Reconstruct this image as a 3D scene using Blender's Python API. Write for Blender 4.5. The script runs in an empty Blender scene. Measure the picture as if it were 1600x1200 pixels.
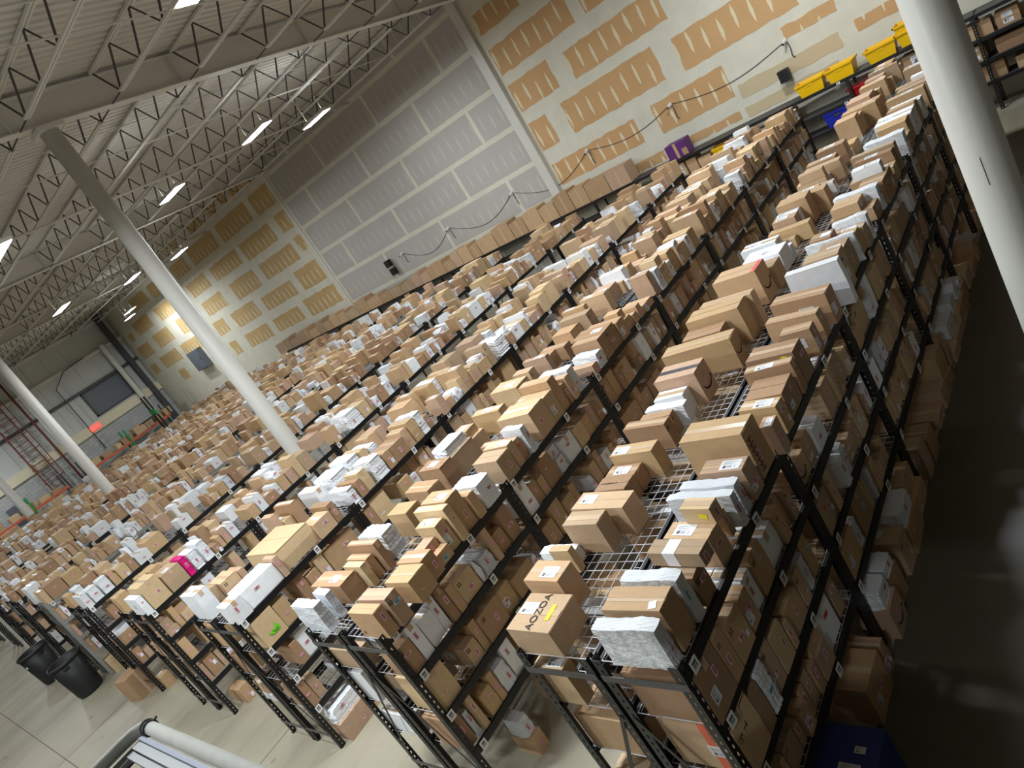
import bpy, bmesh, math, random
import numpy as np
from mathutils import Matrix, Vector

C = bpy.context.scene.collection
SC = bpy.context.scene
PI = math.pi

# ------------------------------------------------------------------ camera
FPX = 1123.48
RC = np.array([[0.68242602, 0.51375146, -0.51995592],
               [-0.19448532, -0.55807819, -0.80667478],
               [-0.7046064, 0.65161965, -0.28092997]])
CAM = np.array([2.40005, -2.12687, 4.81778])
cd = bpy.data.cameras.new('camera')
cam = bpy.data.objects.new('camera', cd)
C.objects.link(cam)
r0, r1, r2 = RC[0], -RC[1], -RC[2]
cam.matrix_world = Matrix(((r0[0], r1[0], r2[0], CAM[0]), (r0[1], r1[1], r2[1], CAM[1]),
                           (r0[2], r1[2], r2[2], CAM[2]), (0, 0, 0, 1)))
cd.sensor_width = 36.0
cd.lens = FPX / 1600 * 36
cd.clip_start = 0.05
cd.clip_end = 200
SC.camera = cam

# ------------------------------------------------------------------ world, exposure
w = bpy.data.worlds.new('world')
SC.world = w
w.use_nodes = True
w.node_tree.nodes['Background'].inputs[0].default_value = (0.75, 0.78, 0.8, 1)
w.node_tree.nodes['Background'].inputs[1].default_value = 0.03
SC.view_settings.view_transform = 'Standard'
SC.view_settings.look = 'None'
SC.view_settings.gamma = 1
SC.view_settings.use_curve_mapping = False
SC.view_settings.exposure = 0.22

# high bay fixtures (x, y, z, power): the lit half of the hall; none burn over the aisle beside the first rack
LAMPZ = 7.55
LAMP_VISIBLE = [(-12.2, 8.9, 7.9, 120), (-13.6, 11.9, 7.9, 200), (-14.5, 7.5, 7.9, 110), (-22.9, 9.15, 7.55, 95), (-21.2, 6.1, 7.55, 75), (-23.0, 11.15, 7.55, 115),
                (-34.6, 13.25, 7.55, 190), (-3.6, 3.0, 7.55, 230), (-9.32, 1.72, 7.2, 70)]
LAMP_MORE = [(-38.4, 14.6, 200), (-3.7, -0.9, 330), (-6.5, -5.2, 380), (-11.5, -4.2, 120), (-17.0, -3.0, 100), (-24.0, -2.0, 100), (-30.5, 1.2, 150), (-14.0, -8.5, 100), (-4.0, 8.6, 230), (-2.4, 12.6, 260), (-42.0, 3.5, 300), (2.6, -7.5, 190)]  # last one is added, unseen behind the lift, to brighten the right column
LAMP_COL = (0.89, 0.955, 1.0)

# ------------------------------------------------------------------ helpers
def srgb(r, g, b):
    f = lambda c: (c / 255 / 12.92) if c / 255 <= 0.04045 else ((c / 255 + 0.055) / 1.055) ** 2.4
    return (f(r), f(g), f(b), 1)

class NT:
    def __init__(s, name):
        s.m = bpy.data.materials.new(name); s.m.use_nodes = True
        s.t = s.m.node_tree; s.n = s.t.nodes; s.b = s.n['Principled BSDF']
    def node(s, typ, **kw):
        x = s.n.new(typ)
        for k, v in kw.items():
            if k.startswith('i_'): x.inputs[k[2:].replace('_', ' ')].default_value = v
            elif k.startswith('n_'): x.inputs[int(k[2:])].default_value = v
            else: setattr(x, k, v)
        return x
    def link(s, a, b): s.t.links.new(a, b)
    def math(s, op, a, b=None, c=None):
        x = s.n.new('ShaderNodeMath'); x.operation = op
        for i, v in enumerate((a, b, c)):
            if v is None: continue
            if isinstance(v, (int, float)): x.inputs[i].default_value = v
            else: s.link(v, x.inputs[i])
        return x.outputs[0]
    def mix(s, fac, a, b):
        x = s.n.new('ShaderNodeMix'); x.data_type = 'RGBA'
        for i, v in ((0, fac), (6, a), (7, b)):
            if isinstance(v, (int, float, tuple)): x.inputs[i].default_value = v
            else: s.link(v, x.inputs[i])
        return x.outputs[2]
    def coord(s, which='Object'):
        return s.n.new('ShaderNodeTexCoord').outputs[which]
    def sep(s, v):
        x = s.n.new('ShaderNodeSeparateXYZ'); s.link(v, x.inputs[0]); return x.outputs
    def noise(s, vec, scale, detail=3, rough=0.55):
        x = s.n.new('ShaderNodeTexNoise'); s.link(vec, x.inputs['Vector'])
        x.inputs['Scale'].default_value = scale; x.inputs['Detail'].default_value = detail
        x.inputs['Roughness'].default_value = rough
        return x.outputs['Fac']
    def mapping(s, vec, scale=(1, 1, 1), loc=(0, 0, 0)):
        x = s.n.new('ShaderNodeMapping'); s.link(vec, x.inputs[0])
        x.inputs['Scale'].default_value = scale; x.inputs['Location'].default_value = loc
        return x.outputs[0]
    def bump(s, h, strength=0.3, dist=0.01):
        x = s.n.new('ShaderNodeBump'); x.inputs['Strength'].default_value = strength
        x.inputs['Distance'].default_value = dist
        s.link(h, x.inputs['Height']); s.link(x.outputs[0], s.b.inputs['Normal'])
    def col(s, c):
        if isinstance(c, tuple): s.b.inputs['Base Color'].default_value = c
        else: s.link(c, s.b.inputs['Base Color'])
    def set(s, rough=0.6, metal=0.0, spec=None):
        s.b.inputs['Roughness'].default_value = rough; s.b.inputs['Metallic'].default_value = metal
        if spec is not None: s.b.inputs['Specular IOR Level'].default_value = spec

def plain(name, rgb, rough=0.6, metal=0.0, var=0.12, scale=6.0, bump=0.0):
    t = NT(name); c = srgb(*rgb)
    if var:
        f = t.noise(t.coord(), scale, 4)
        dk = tuple(x * (1 - var) for x in c[:3]) + (1,); lt = tuple(min(1, x * (1 + var)) for x in c[:3]) + (1,)
        t.col(t.mix(f, dk, lt))
        if bump: t.bump(f, bump, 0.004)
    else: t.col(c)
    t.set(rough, metal)
    return t.m

def cardboard(name, rgb, rough=0.78):
    t = NT(name); c = srgb(*rgb)
    o = t.coord()
    geo = t.n.new('ShaderNodeObjectInfo')
    add = t.n.new('ShaderNodeVectorMath'); add.operation = 'ADD'
    t.link(o, add.inputs[0]); t.link(geo.outputs['Location'], add.inputs[1])
    f = t.noise(add.outputs[0], 5, 4)
    g = t.noise(add.outputs[0], 70, 2)
    dk = tuple(x * 0.86 for x in c[:3]) + (1,); lt = tuple(x * 1.12 for x in c[:3]) + (1,)
    a = t.mix(f, dk, lt)
    rnd = t.math('MULTIPLY_ADD', geo.outputs['Random'], 0.24, 0.86)
    mulc = t.n.new('ShaderNodeMix'); mulc.data_type = 'RGBA'; mulc.blend_type = 'MULTIPLY'; mulc.inputs[0].default_value = 1
    t.link(a, mulc.inputs[6]); t.link(rnd, mulc.inputs[7])
    t.col(mulc.outputs[2])
    t.bump(g, 0.08, 0.002)
    t.set(rough)
    return t.m

class MB:
    def __init__(s): s.v = []; s.f = []; s.m = []
    def quad(s, pts, m=0):
        i = len(s.v); s.v += [tuple(p) for p in pts]; s.f.append(tuple(range(i, i + len(pts)))); s.m.append(m)
    def box(s, lo, hi, m=0, M=None):
        x0, y0, z0 = lo; x1, y1, z1 = hi; i = len(s.v)
        p = [(x0, y0, z0), (x1, y0, z0), (x1, y1, z0), (x0, y1, z0), (x0, y0, z1), (x1, y0, z1), (x1, y1, z1), (x0, y1, z1)]
        if M is not None: p = [tuple(M @ Vector(q)) for q in p]
        s.v += p
        for f in ((3, 2, 1, 0), (4, 5, 6, 7), (0, 1, 5, 4), (1, 2, 6, 5), (2, 3, 7, 6), (3, 0, 4, 7)):
            s.f.append(tuple(i + k for k in f)); s.m.append(m)
    def bar(s, a, b, wd, ht, m=0, up=(0, 0, 1)):
        a = Vector(a); b = Vector(b); d = b - a; L = d.length; d.normalize()
        u = Vector(up)
        if abs(d.dot(u)) > 0.98: u = Vector((1, 0, 0))
        sx = d.cross(u).normalized(); sz = sx.cross(d).normalized()
        M = Matrix(((sx.x, d.x, sz.x, a.x), (sx.y, d.y, sz.y, a.y), (sx.z, d.z, sz.z, a.z), (0, 0, 0, 1)))
        s.box((-wd / 2, 0, -ht / 2), (wd / 2, L, ht / 2), m, M)
    def tube(s, pts, r, n=10, m=0, caps=True):
        pts = [Vector(p) for p in pts]; rings = []
        prev = None
        for k, p in enumerate(pts):
            d = (pts[min(k + 1, len(pts) - 1)] - pts[max(k - 1, 0)]).normalized()
            if prev is None:
                u = Vector((0, 0, 1)) if abs(d.z) < 0.9 else Vector((1, 0, 0))
                sx = d.cross(u).normalized()
            else:
                sx = (prev - d * prev.dot(d)).normalized()
            prev = sx; sy = d.cross(sx)
            rr = r[k] if isinstance(r, (list, tuple)) else r
            i = len(s.v); s.v += [tuple(p + sx * math.cos(2 * PI * q / n) * rr + sy * math.sin(2 * PI * q / n) * rr) for q in range(n)]
            rings.append(i)
        for a, b in zip(rings, rings[1:]):
            for q in range(n):
                s.f.append((a + q, a + (q + 1) % n, b + (q + 1) % n, b + q)); s.m.append(m)
        if caps:
            s.f.append(tuple(rings[0] + q for q in reversed(range(n)))); s.m.append(m)
            s.f.append(tuple(rings[-1] + q for q in range(n))); s.m.append(m)
    def lathe(s, prof, n=24, m=0, sx=1, sy=1):
        rings = []
        for r, z in prof:
            i = len(s.v); s.v += [(r * sx * math.cos(2 * PI * q / n), r * sy * math.sin(2 * PI * q / n), z) for q in range(n)]; rings.append(i)
        for a, b in zip(rings, rings[1:]):
            for q in range(n):
                s.f.append((a + q, a + (q + 1) % n, b + (q + 1) % n, b + q)); s.m.append(m)
    def mesh(s, name, mats, smooth=False):
        me = bpy.data.meshes.new(name); me.from_pydata(s.v, [], s.f)
        for x in mats: me.materials.append(x)
        if len(mats) > 1: me.polygons.foreach_set('material_index', s.m)
        if smooth: me.polygons.foreach_set('use_smooth', [True] * len(s.f))
        me.update()
        return me
    def build(s, name, mats, parent=None, smooth=False):
        if not isinstance(mats, (list, tuple)): mats = [mats]
        return link(name, s.mesh(name, mats, smooth), parent)

def link(name, me, parent=None, loc=None, rot=None, scale=None):
    o = bpy.data.objects.new(name, me); C.objects.link(o)
    if parent is not None: o.parent = parent
    if loc is not None: o.location = loc
    if rot is not None: o.rotation_euler = rot
    if scale is not None: o.scale = scale
    return o

def empty(name, loc=(0, 0, 0), rz=0):
    o = bpy.data.objects.new(name, None); C.objects.link(o); o.location = loc; o.rotation_euler = (0, 0, rz)
    o.empty_display_size = 0.1
    return o

def tag(o, label, cat, group=None):
    o['label'] = label; o['category'] = cat
    if group: o['group'] = group
    return o

def struct(o): o['kind'] = 'structure'; return o

def proj(p):
    q = RC @ (np.array(p) - CAM)
    return 800 + FPX * q[0] / q[2], 600 + FPX * q[1] / q[2], q[2]

# ------------------------------------------------------------------ materials
KRAFT = [(194, 160, 122), (180, 146, 110), (200, 169, 134), (166, 132, 100), (188, 156, 130), (204, 176, 136), (176, 150, 120), (190, 158, 116)]
M_K = [cardboard('kraft_%d' % i, c) for i, c in enumerate(KRAFT)]
M_WHITEBOX = cardboard('white_board', (236, 238, 240), 0.55)
M_POLY = None
def poly(name, rgb, rough=0.38):
    t = NT(name); c = srgb(*rgb); o = t.coord()
    f = t.noise(o, 3.0, 4, 0.6); g = t.noise(t.mapping(o, (1, 2.2, 1.3)), 7.0, 5, 0.6)
    t.col(t.mix(f, tuple(x * 0.9 for x in c[:3]) + (1,), c))
    t.bump(g, 0.45, 0.03)
    t.set(rough)
    return t.m
M_POLY = [poly('poly_white', (236, 239, 243)), poly('poly_grey', (218, 222, 227)), poly('poly_clear', (232, 235, 238), 0.2)]
M_TAPE = plain('packing_tape', (198, 172, 142), 0.22, 0, 0.08, 9)
M_BLACKTAPE = plain('printed_tape', (52, 50, 60), 0.35, 0, 0.25, 60)
M_BLACK = plain('rack_black', (15, 15, 17), 0.5, 0.0, 0.2, 9)
M_GALV = plain('rack_grey', (150, 152, 148), 0.45, 0.3, 0.15, 5)
M_TIE = plain('tie_steel', (74, 74, 76), 0.4, 0.4, 0.2, 6)
M_WIRE = plain('deck_wire', (186, 186, 190), 0.4, 0.2, 0.1, 9)
M_INK = plain('black_ink', (30, 27, 26), 0.7, 0, 0)
M_BROWNINK = plain('brown_ink', (112, 66, 44), 0.7, 0, 0.15, 40)
M_PINKBOX = plain('purple_pink_carton', (186, 110, 176), 0.5, 0, 0.1, 4)
M_BLUEBOX = plain('dark_blue_carton', (38, 58, 128), 0.5, 0, 0.12, 4)
M_YEL = plain('yellow_plastic', (240, 190, 6), 0.4, 0, 0.08, 3)
M_RED = plain('red_plastic', (186, 18, 30), 0.4, 0, 0.08, 3)
M_BLUE = plain('blue_plastic', (28, 40, 170), 0.4, 0, 0.08, 3)
M_GREEN = plain('green_plastic', (20, 140, 60), 0.4, 0, 0.08, 3)
M_MAG = plain('magenta_bag', (214, 20, 120), 0.35, 0, 0.1, 5)
M_PURPLE = plain('purple_print', (92, 40, 110), 0.5, 0, 0.08, 3)
M_YELTAG = plain('yellow_sticker', (236, 220, 10), 0.5, 0, 0.06, 8)
M_ORANGE = plain('orange_steel', (206, 86, 44), 0.45, 0.1, 0.12, 4)
M_ORTAPE = plain('orange_tape', (230, 96, 50), 0.4, 0, 0.1, 9)
M_LEAF = plain('leaf_green_ink', (110, 220, 40), 0.5, 0, 0.1, 9)
M_BIN = plain('black_bin_plastic', (30, 32, 32), 0.5, 0, 0.25, 3)
M_PAINTW = plain('column_paint', (206, 204, 196), 0.45, 0, 0.06, 1.2)
M_STEELW = plain('roof_paint', (216, 212, 204), 0.55, 0, 0.06, 1.5)
M_DARKSTEEL = plain('dark_steel', (70, 70, 72), 0.5, 0.2, 0.15, 3)

def label_mat(name, base, ink, kind):
    t = NT(name); g = t.sep(t.coord('Generated'))
    x, y = g[0], g[1]
    nz = t.n.new('ShaderNodeTexWhiteNoise'); nz.noise_dimensions = '1D'
    inr = lambda v, a, b: t.math('MULTIPLY', t.math('GREATER_THAN', v, a), t.math('LESS_THAN', v, b))
    if kind == 'ship':
        t.link(t.math('FLOOR', t.math('MULTIPLY', x, 34)), nz.inputs['W'])
        bars = t.math('MULTIPLY', t.math('GREATER_THAN', nz.outputs[0], 0.5), t.math('MULTIPLY', inr(y, 0.12, 0.42), inr(x, 0.12, 0.88)))
        n2 = t.n.new('ShaderNodeTexWhiteNoise'); n2.noise_dimensions = '1D'
        t.link(t.math('FLOOR', t.math('MULTIPLY', y, 18)), n2.inputs['W'])
        lines = t.math('MULTIPLY', t.math('GREATER_THAN', t.math('FRACT', t.math('MULTIPLY', y, 18)), 0.45),
                       t.math('MULTIPLY', inr(y, 0.5, 0.92), t.math('MULTIPLY', t.math('GREATER_THAN', x, 0.1), t.math('LESS_THAN', x, t.math('MULTIPLY_ADD', n2.outputs[0], 0.6, 0.3)))))
        fac = t.math('MINIMUM', t.math('ADD', bars, t.math('MULTIPLY', lines, 0.7)), 1.0)
    elif kind == 'shelf':
        t.link(t.math('FLOOR', t.math('MULTIPLY', x, 26)), nz.inputs['W'])
        fac = t.math('MULTIPLY', t.math('GREATER_THAN', nz.outputs[0], 0.45), t.math('MULTIPLY', inr(y, 0.2, 0.8), inr(x, 0.2, 0.8)))
    elif kind == 'pink':
        inner = t.math('MULTIPLY', inr(x, 0.2, 0.8), inr(y, 0.12, 0.88))
        fac = t.math('MULTIPLY', inner, t.math('LESS_THAN', t.noise(t.coord('Generated'), 7, 1), 0.62))
    t.col(t.mix(fac, srgb(*base), srgb(*ink)))
    t.set(0.5)
    return t.m
M_SHIP = label_mat('shipping_label', (226, 228, 232), (84, 86, 92), 'ship')
M_SHELF = label_mat('shelf_label', (232, 232, 230), (70, 70, 74), 'shelf')
M_PINK = label_mat('pink_slip', (236, 188, 198), (160, 104, 108), 'pink')
M_CYANSLIP = label_mat('blue_slip', (170, 214, 228), (90, 140, 160), 'pink')
M_REDSLIP = label_mat('red_slip', (236, 110, 100), (200, 60, 56), 'pink')
M_WHITESLIP = plain('white_sticker', (226, 226, 228), 0.5, 0, 0.04, 8)

def concrete():
    t = NT('concrete_floor'); o = t.coord()
    a = t.noise(o, 0.35, 5, 0.6); b = t.noise(t.mapping(o, (1.0, 0.18, 1)), 1.1, 5, 0.6); c = t.noise(o, 9, 4)
    base = t.mix(a, srgb(142, 136, 119), srgb(172, 165, 145))
    base = t.mix(t.math('MULTIPLY', t.math('SMOOTHSTEP', b, 0.5, 0.72) if False else t.math('MAXIMUM', t.math('MULTIPLY_ADD', b, 4.5, -2.1), 0.0), 0.8), base, srgb(128, 120, 104))
    sp = t.math('GREATER_THAN', t.noise(o, 1.7, 2), 0.735)
    base = t.mix(t.math('MULTIPLY', sp, 0.45), base, srgb(92, 84, 76))
    base = t.mix(t.math('MULTIPLY', c, 0.22), base, srgb(140, 132, 114))
    t.col(base); t.bump(c, 0.05, 0.003); t.set(0.42)
    return t.m
M_FLOOR = concrete()
M_LANE = plain('dark_concrete', (84, 79, 66), 0.35, 0, 0.3, 1.3)
M_JOINT = plain('floor_joint', (96, 84, 70), 0.8, 0, 0.2, 4)

def compound():
    t = NT('joint_compound'); o = t.coord()
    f = t.noise(o, 1.6, 5, 0.65)
    t.col(t.mix(f, srgb(196, 192, 174), srgb(226, 222, 206))); t.set(0.8)
    return t.m
M_COMP = compound()
def paper(name, lo, hi, comp, dens, streak=0.41, amt=0.85):
    t = NT(name); o = t.coord(); s = t.sep(o)
    f = t.noise(o, 0.9, 5, 0.6)
    base = t.mix(f, srgb(*lo), srgb(*hi))
    wob = t.noise(t.mapping(o, (5, 1, 2.2)), 1.0, 3)
    xx = t.math('FRACT', t.math('DIVIDE', t.math('ADD', s[0], t.math('MULTIPLY', wob, 0.07)), streak))
    dist = t.math('ABSOLUTE', t.math('SUBTRACT', xx, 0.5))
    cell = t.math('FLOOR', t.math('DIVIDE', s[0], streak))
    rowi = t.math('FLOOR', t.math('DIVIDE', t.math('SUBTRACT', s[2], 2.45), 1.222))
    wn = t.n.new('ShaderNodeTexWhiteNoise'); wn.noise_dimensions = '2D'
    cb = t.n.new('ShaderNodeCombineXYZ'); t.link(cell, cb.inputs[0]); t.link(rowi, cb.inputs[1]); t.link(cb.outputs[0], wn.inputs['Vector'])
    zz = t.math('SUBTRACT', t.math('FRACT', t.math('DIVIDE', t.math('SUBTRACT', s[2], 2.45), 1.222)), 0.5)
    zz = t.math('ADD', zz, t.math('MULTIPLY_ADD', wn.outputs[0], 0.16, -0.08))
    z2 = t.math('MULTIPLY', t.math('MULTIPLY', zz, zz), 16.0)
    wid = t.math('MULTIPLY', t.math('SUBTRACT', 1.0, z2), t.math('MULTIPLY_ADD', t.noise(t.mapping(o, (2.6, 1, 6.0)), 1.0, 3), 0.10, dens))
    fac = t.math('LESS_THAN', dist, wid)
    t.col(t.mix(t.math('MULTIPLY', fac, amt), base, srgb(*comp))); t.set(0.82)
    return t.m
M_TAN = paper('tan_board_paper', (186, 146, 100), (208, 168, 120), (226, 216, 182), 0.055)
M_TAN2 = paper('ochre_board_paper', (180, 150, 100), (204, 174, 122), (226, 218, 190), 0.05, 0.41)
M_BEIGE = plain('beige_board_paper', (198, 180, 146), 0.8, 0, 0.07, 1.5)
M_GREYB = paper('grey_board_paper', (174, 170, 164), (186, 182, 176), (196, 192, 186), 0.06, 0.41, 0.8)

def deckmat():
    t = NT('roof_deck_paint'); o = t.coord(); f = t.noise(o, 0.8, 4)
    t.col(t.mix(f, srgb(200, 195, 186), srgb(218, 213, 205))); t.set(0.6); return t.m
M_DECK = deckmat()
M_LINER = plain('liner_panel', (196, 198, 196), 0.5, 0, 0.05, 0.8)
def cmu():
    t = NT('block_wall'); o = t.coord(); s = t.sep(o)
    cb = t.n.new('ShaderNodeCombineXYZ'); t.link(s[1], cb.inputs[0]); t.link(s[2], cb.inputs[1])
    b = t.n.new('ShaderNodeTexBrick'); t.link(cb.outputs[0], b.inputs['Vector'])
    b.inputs['Scale'].default_value = 1.0; b.inputs['Brick Width'].default_value = 0.4; b.inputs['Row Height'].default_value = 0.2
    b.inputs['Mortar Size'].default_value = 0.008
    b.inputs['Color1'].default_value = srgb(168, 172, 172); b.inputs['Color2'].default_value = srgb(184, 186, 184); b.inputs['Mortar'].default_value = srgb(140, 142, 140)
    t.link(b.outputs[0], t.b.inputs['Base Color']); t.set(0.8); return t.m
M_CMU = cmu()
M_CREAM = plain('cream_beam', (222, 214, 186), 0.6, 0, 0.05, 1)
M_GREYDARK = plain('grey_louver', (96, 104, 112), 0.5, 0.1, 0.06, 2)
M_RUST = plain('red_oxide', (120, 66, 56), 0.6, 0, 0.15, 3)
t = NT('lamp_glow'); t.b.inputs['Emission Color'].default_value = (1, 0.98, 0.95, 1); t.b.inputs['Emission Strength'].default_value = 14; M_GLOW = t.m
t = NT('exit_glow'); t.col(srgb(240, 120, 110)); t.b.inputs['Emission Color'].default_value = srgb(255, 90, 80); t.b.inputs['Emission Strength'].default_value = 0.6; M_EXIT = t.m
M_FOAM = plain('grey_foam_tube', (158, 158, 150), 0.7, 0, 0.22, 22, 0.25)
M_LIFT = plain('lift_grey_paint', (140, 142, 142), 0.5, 0.1, 0.08, 4)
M_BLUEGREY = plain('blue_grey_strip', (120, 126, 150), 0.5, 0, 0.08, 4)

# ------------------------------------------------------------------ structure: floor, walls
YW = 16.62; XL = -46.6; XR = 34.0; YF = -30.0
m = MB(); m.box((XL - 0.3, YF - 0.3, -0.2), (XR + 0.3, YW + 0.3, 0.0))
fl = struct(m.build('floor', M_FLOOR))
for k, (a, b) in enumerate([((-13.2, -16, 0), (-13.2, 16.5, 0)), ((-19.5, -16, 0), (-19.5, 16.5, 0)), ((-7.2, -16, 0), (-7.2, 16.5, 0)), ((-1.0, -16, 0), (-1.0, 16.5, 0)),
                            ((-46, -1.6, 0), (14, -1.6, 0)), ((-46, -7.0, 0), (14, -7.0, 0))]):
    m = MB(); m.bar((a[0], a[1], -0.008), (b[0], b[1], -0.008), 0.014, 0.02); m.build('joint', M_JOINT, fl)

m = MB(); m.box((0.06, -2.6, -0.01), (3.4, 13.9, 0.0015)); m.build('dark_lane', M_LANE, fl)  # strip of floor in a darker concrete colour along the right aisle
m = MB(); m.box((XL - 0.3, YW, 0), (XR + 0.3, YW + 0.25, 11.0))
wb = struct(m.build('wall_back', M_COMP))
TR = [(-8.86, -5.8, 5.11, 5.9), (-9.72, -6.54, 3.87, 4.79), (-10.98, -8.09, 6.33, 7.13), (-11.0, -9.44, 5.18, 6.02), (-11.02, -10.32, 3.89, 4.79), (-11.02, -7.88, 2.71, 3.41), (-7.28, -5.11, 2.65, 3.48), (-5.97, -2.96, 3.8, 4.66), (-8.57, -7.51, 2.0, 2.27), (-6.76, -5.18, 2.07, 2.27), (-3.53, -2.31, 3.27, 3.55), (-2.08, -1.23, 2.64, 2.92), (-10.93, -9.32, 7.55, 8.14), (-9.92, -9.12, 2.1, 2.37),
      (-5.0, -2.2, 5.1, 5.95), (-2.4, 0.6, 3.85, 4.7), (-7.7, -4.7, 6.35, 7.15), (-4.2, -1.2, 6.35, 7.15), (-8.7, -5.9, 7.6, 8.3), (-1.6, 1.6, 5.1, 5.95), (0.2, 3.0, 2.65, 3.45), (3.4, 6.6, 2.65, 3.45), (1.4, 4.6, 3.85, 4.7)]
TB = [(-4.97, -2.46, 2.5, 2.86), (-5.03, -2.66, 2.02, 2.29)]
TL = [(-26.57, -24.59, 8.86, 9.25), (-25.62, -23.93, 7.64, 8.51), (-29.22, -26.07, 7.68, 8.54), (-31.32, -29.82, 8.91, 9.47), (-29.06, -28.19, 8.85, 9.4), (-27.57, -26.94, 8.86, 9.43), (-32.82, -29.7, 7.71, 8.57), (-34.4, -32.88, 8.92, 9.55), (-35.31, -33.38, 7.74, 8.5), (-28.47, -25.46, 6.39, 7.23), (-24.83, -23.93, 6.44, 7.26), (-32.02, -28.89, 6.49, 7.24), (-28.06, -24.88, 5.21, 6.0), (-31.36, -28.74, 5.17, 6.07), (-35.12, -32.72, 6.51, 7.29), (-34.93, -32.49, 5.31, 6.11), (-29.67, -26.62, 4.0, 4.71), (-24.52, -23.96, 5.41, 6.07), (-33.07, -30.41, 4.02, 4.86), (-29.99, -27.37, 2.85, 3.55), (-33.24, -30.63, 2.84, 3.58), (-35.33, -33.96, 4.15, 4.95), (-35.15, -34.29, 2.85, 3.63), (-38.98, -37.86, 7.77, 8.55), (-42.24, -39.65, 7.87, 8.61), (-40.08, -37.74, 6.56, 7.37), (-43.88, -41.17, 6.67, 7.49), (-42.59, -40.05, 5.37, 6.25), (-38.75, -37.25, 5.29, 6.18), (-45.63, -43.56, 5.35, 6.17), (-43.77, -40.91, 4.19, 4.97), (-40.28, -37.55, 4.14, 4.93), (-45.7, -44.69, 4.18, 4.87), (-45.45, -44.69, 6.61, 7.15), (-42.7, -41.64, 3.01, 3.72), (-26.05, -24.07, 3.94, 4.88), (-26.77, -24.01, 2.78, 3.63), (-37.6, -35.9, 6.5, 7.3), (-37.0, -35.7, 2.85, 3.6)]
def board(x0, x1, z0, z1, mat, rag, seed):
    rg = random.Random(seed); pts = []
    def edge(a, b, n):
        for i in range(n):
            t_ = i / n; j = rg.uniform(-rag, rag) if i else 0
            dx, dz = b[0] - a[0], b[1] - a[1]; L = math.hypot(dx, dz)
            pts.append((a[0] + dx * t_ - dz / L * j, a[1] + dz * t_ + dx / L * j))
    n = max(3, int((x1 - x0) / 0.16)); v = max(3, int((z1 - z0) / 0.16))
    edge((x0, z0), (x1, z0), n); edge((x1, z0), (x1, z1), v); edge((x1, z1), (x0, z1), n); edge((x0, z1), (x0, z0), v)
    b = MB(); k = len(pts); yf = YW - 0.006
    b.v = [(x, yf, z) for x, z in pts] + [(x, YW + 0.004, z) for x, z in pts]
    b.f = [tuple(range(k))] + [((i + 1) % k, i, k + i, k + (i + 1) % k) for i in range(k)]; b.m = [0] * (k + 1)
    return b.build('drywall_board', mat, wb)
for i, q in enumerate(TR): board(*q, M_TAN, 0.022, i)
for i, q in enumerate(TB): board(*q, M_BEIGE, 0.02, 50 + i)
for i, q in enumerate(TL): board(*q, M_TAN2, 0.025, 100 + i)
for r in range(8):                       # the middle bay: grey boards with taped joints
    z0 = 0.05 + 1.225 * r; z1 = z0 + 1.225
    off = [-12.85, -14.62][r % 2] + (0.35 if r == 7 else 0)
    xs = sorted([-23.55, -11.5] + [off - 3.62 * k for k in range(-1, 4) if -23.2 < off - 3.62 * k < -11.8])
    for a, b in zip(xs, xs[1:]):
        board(a + 0.075, b - 0.075, z0 + 0.08, z1 - 0.08, M_GREYB, 0.006, 200 + r * 10 + int(a))
# pilasters on the back wall
m = MB(); m.box((-11.46, YW - 0.14, 0), (-11.14, YW, 9.2)); struct(m.build('trim_1', M_PAINTW))
m = MB(); m.box((-23.72, YW - 0.07, 0), (-23.6, YW, 9.4)); struct(m.build('trim_2', M_STEELW))

wl = MB(); wl.box((XL - 0.25, YF, 3.3), (XL, YW, 11.0)); wl = struct(wl.build('wall_left', M_LINER))
m = MB(); m.box((XL - 0.25, YF, 0), (XL + 0.12, YW, 3.3)); m.build('block_base', M_CMU, wl)
m = MB(); m.box((XL, YF, 3.3), (XL + 0.25, YW, 3.85)); m.build('cream_beam', M_CREAM, wl)
for z in (5.75, 7.3, 8.9):
    m = MB(); m.box((XL, YF, z - 0.09), (XL + 0.22, YW, z + 0.09)); m.build('girt', M_DARKSTEEL if z < 6 else M_STEELW, wl)
for y in np.arange(-4, 16.5, 1.15):
    m = MB(); m.box((XL, y - 0.02, 3.85), (XL + 0.03, y + 0.02, 9.8)); m.build('panel_rib', M_LINER, wl)
m = MB(); m.box((XL, 12.6, 4.05), (XL + 0.06, 15.45, 5.6))
wn = struct(m.build('window_1', M_GREYDARK))
m = MB()
for a, b in (((12.5, 4.0), (15.55, 4.08)), ((12.5, 5.57), (15.55, 5.65)), ((12.5, 4.0), (12.6, 5.65)), ((15.45, 4.0), (15.55, 5.65))):
    m.box((XL, a[0], a[1]), (XL + 0.12, b[0], b[1]))
m.build('window_frame', M_DARKSTEEL, wn)
m = MB(); m.box((XL + 0.12, 5.5, 0), (XL + 0.2, 6.6, 2.5)); d1 = struct(m.build('door_1', M_GREYDARK))
m = MB(); m.box((XL + 0.2, 6.4, 1.05), (XL + 0.26, 6.5, 1.12)); m.build('door_handle', M_GALV, d1)
m = MB(); m.box((XR, YF, 0), (XR + 0.25, YW, 11)); struct(m.build('wall_right', M_CMU))
m = MB(); m.box((XL, YF - 0.25, 0), (XR, YF, 11)); struct(m.build('wall_front', M_LINER))

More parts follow.
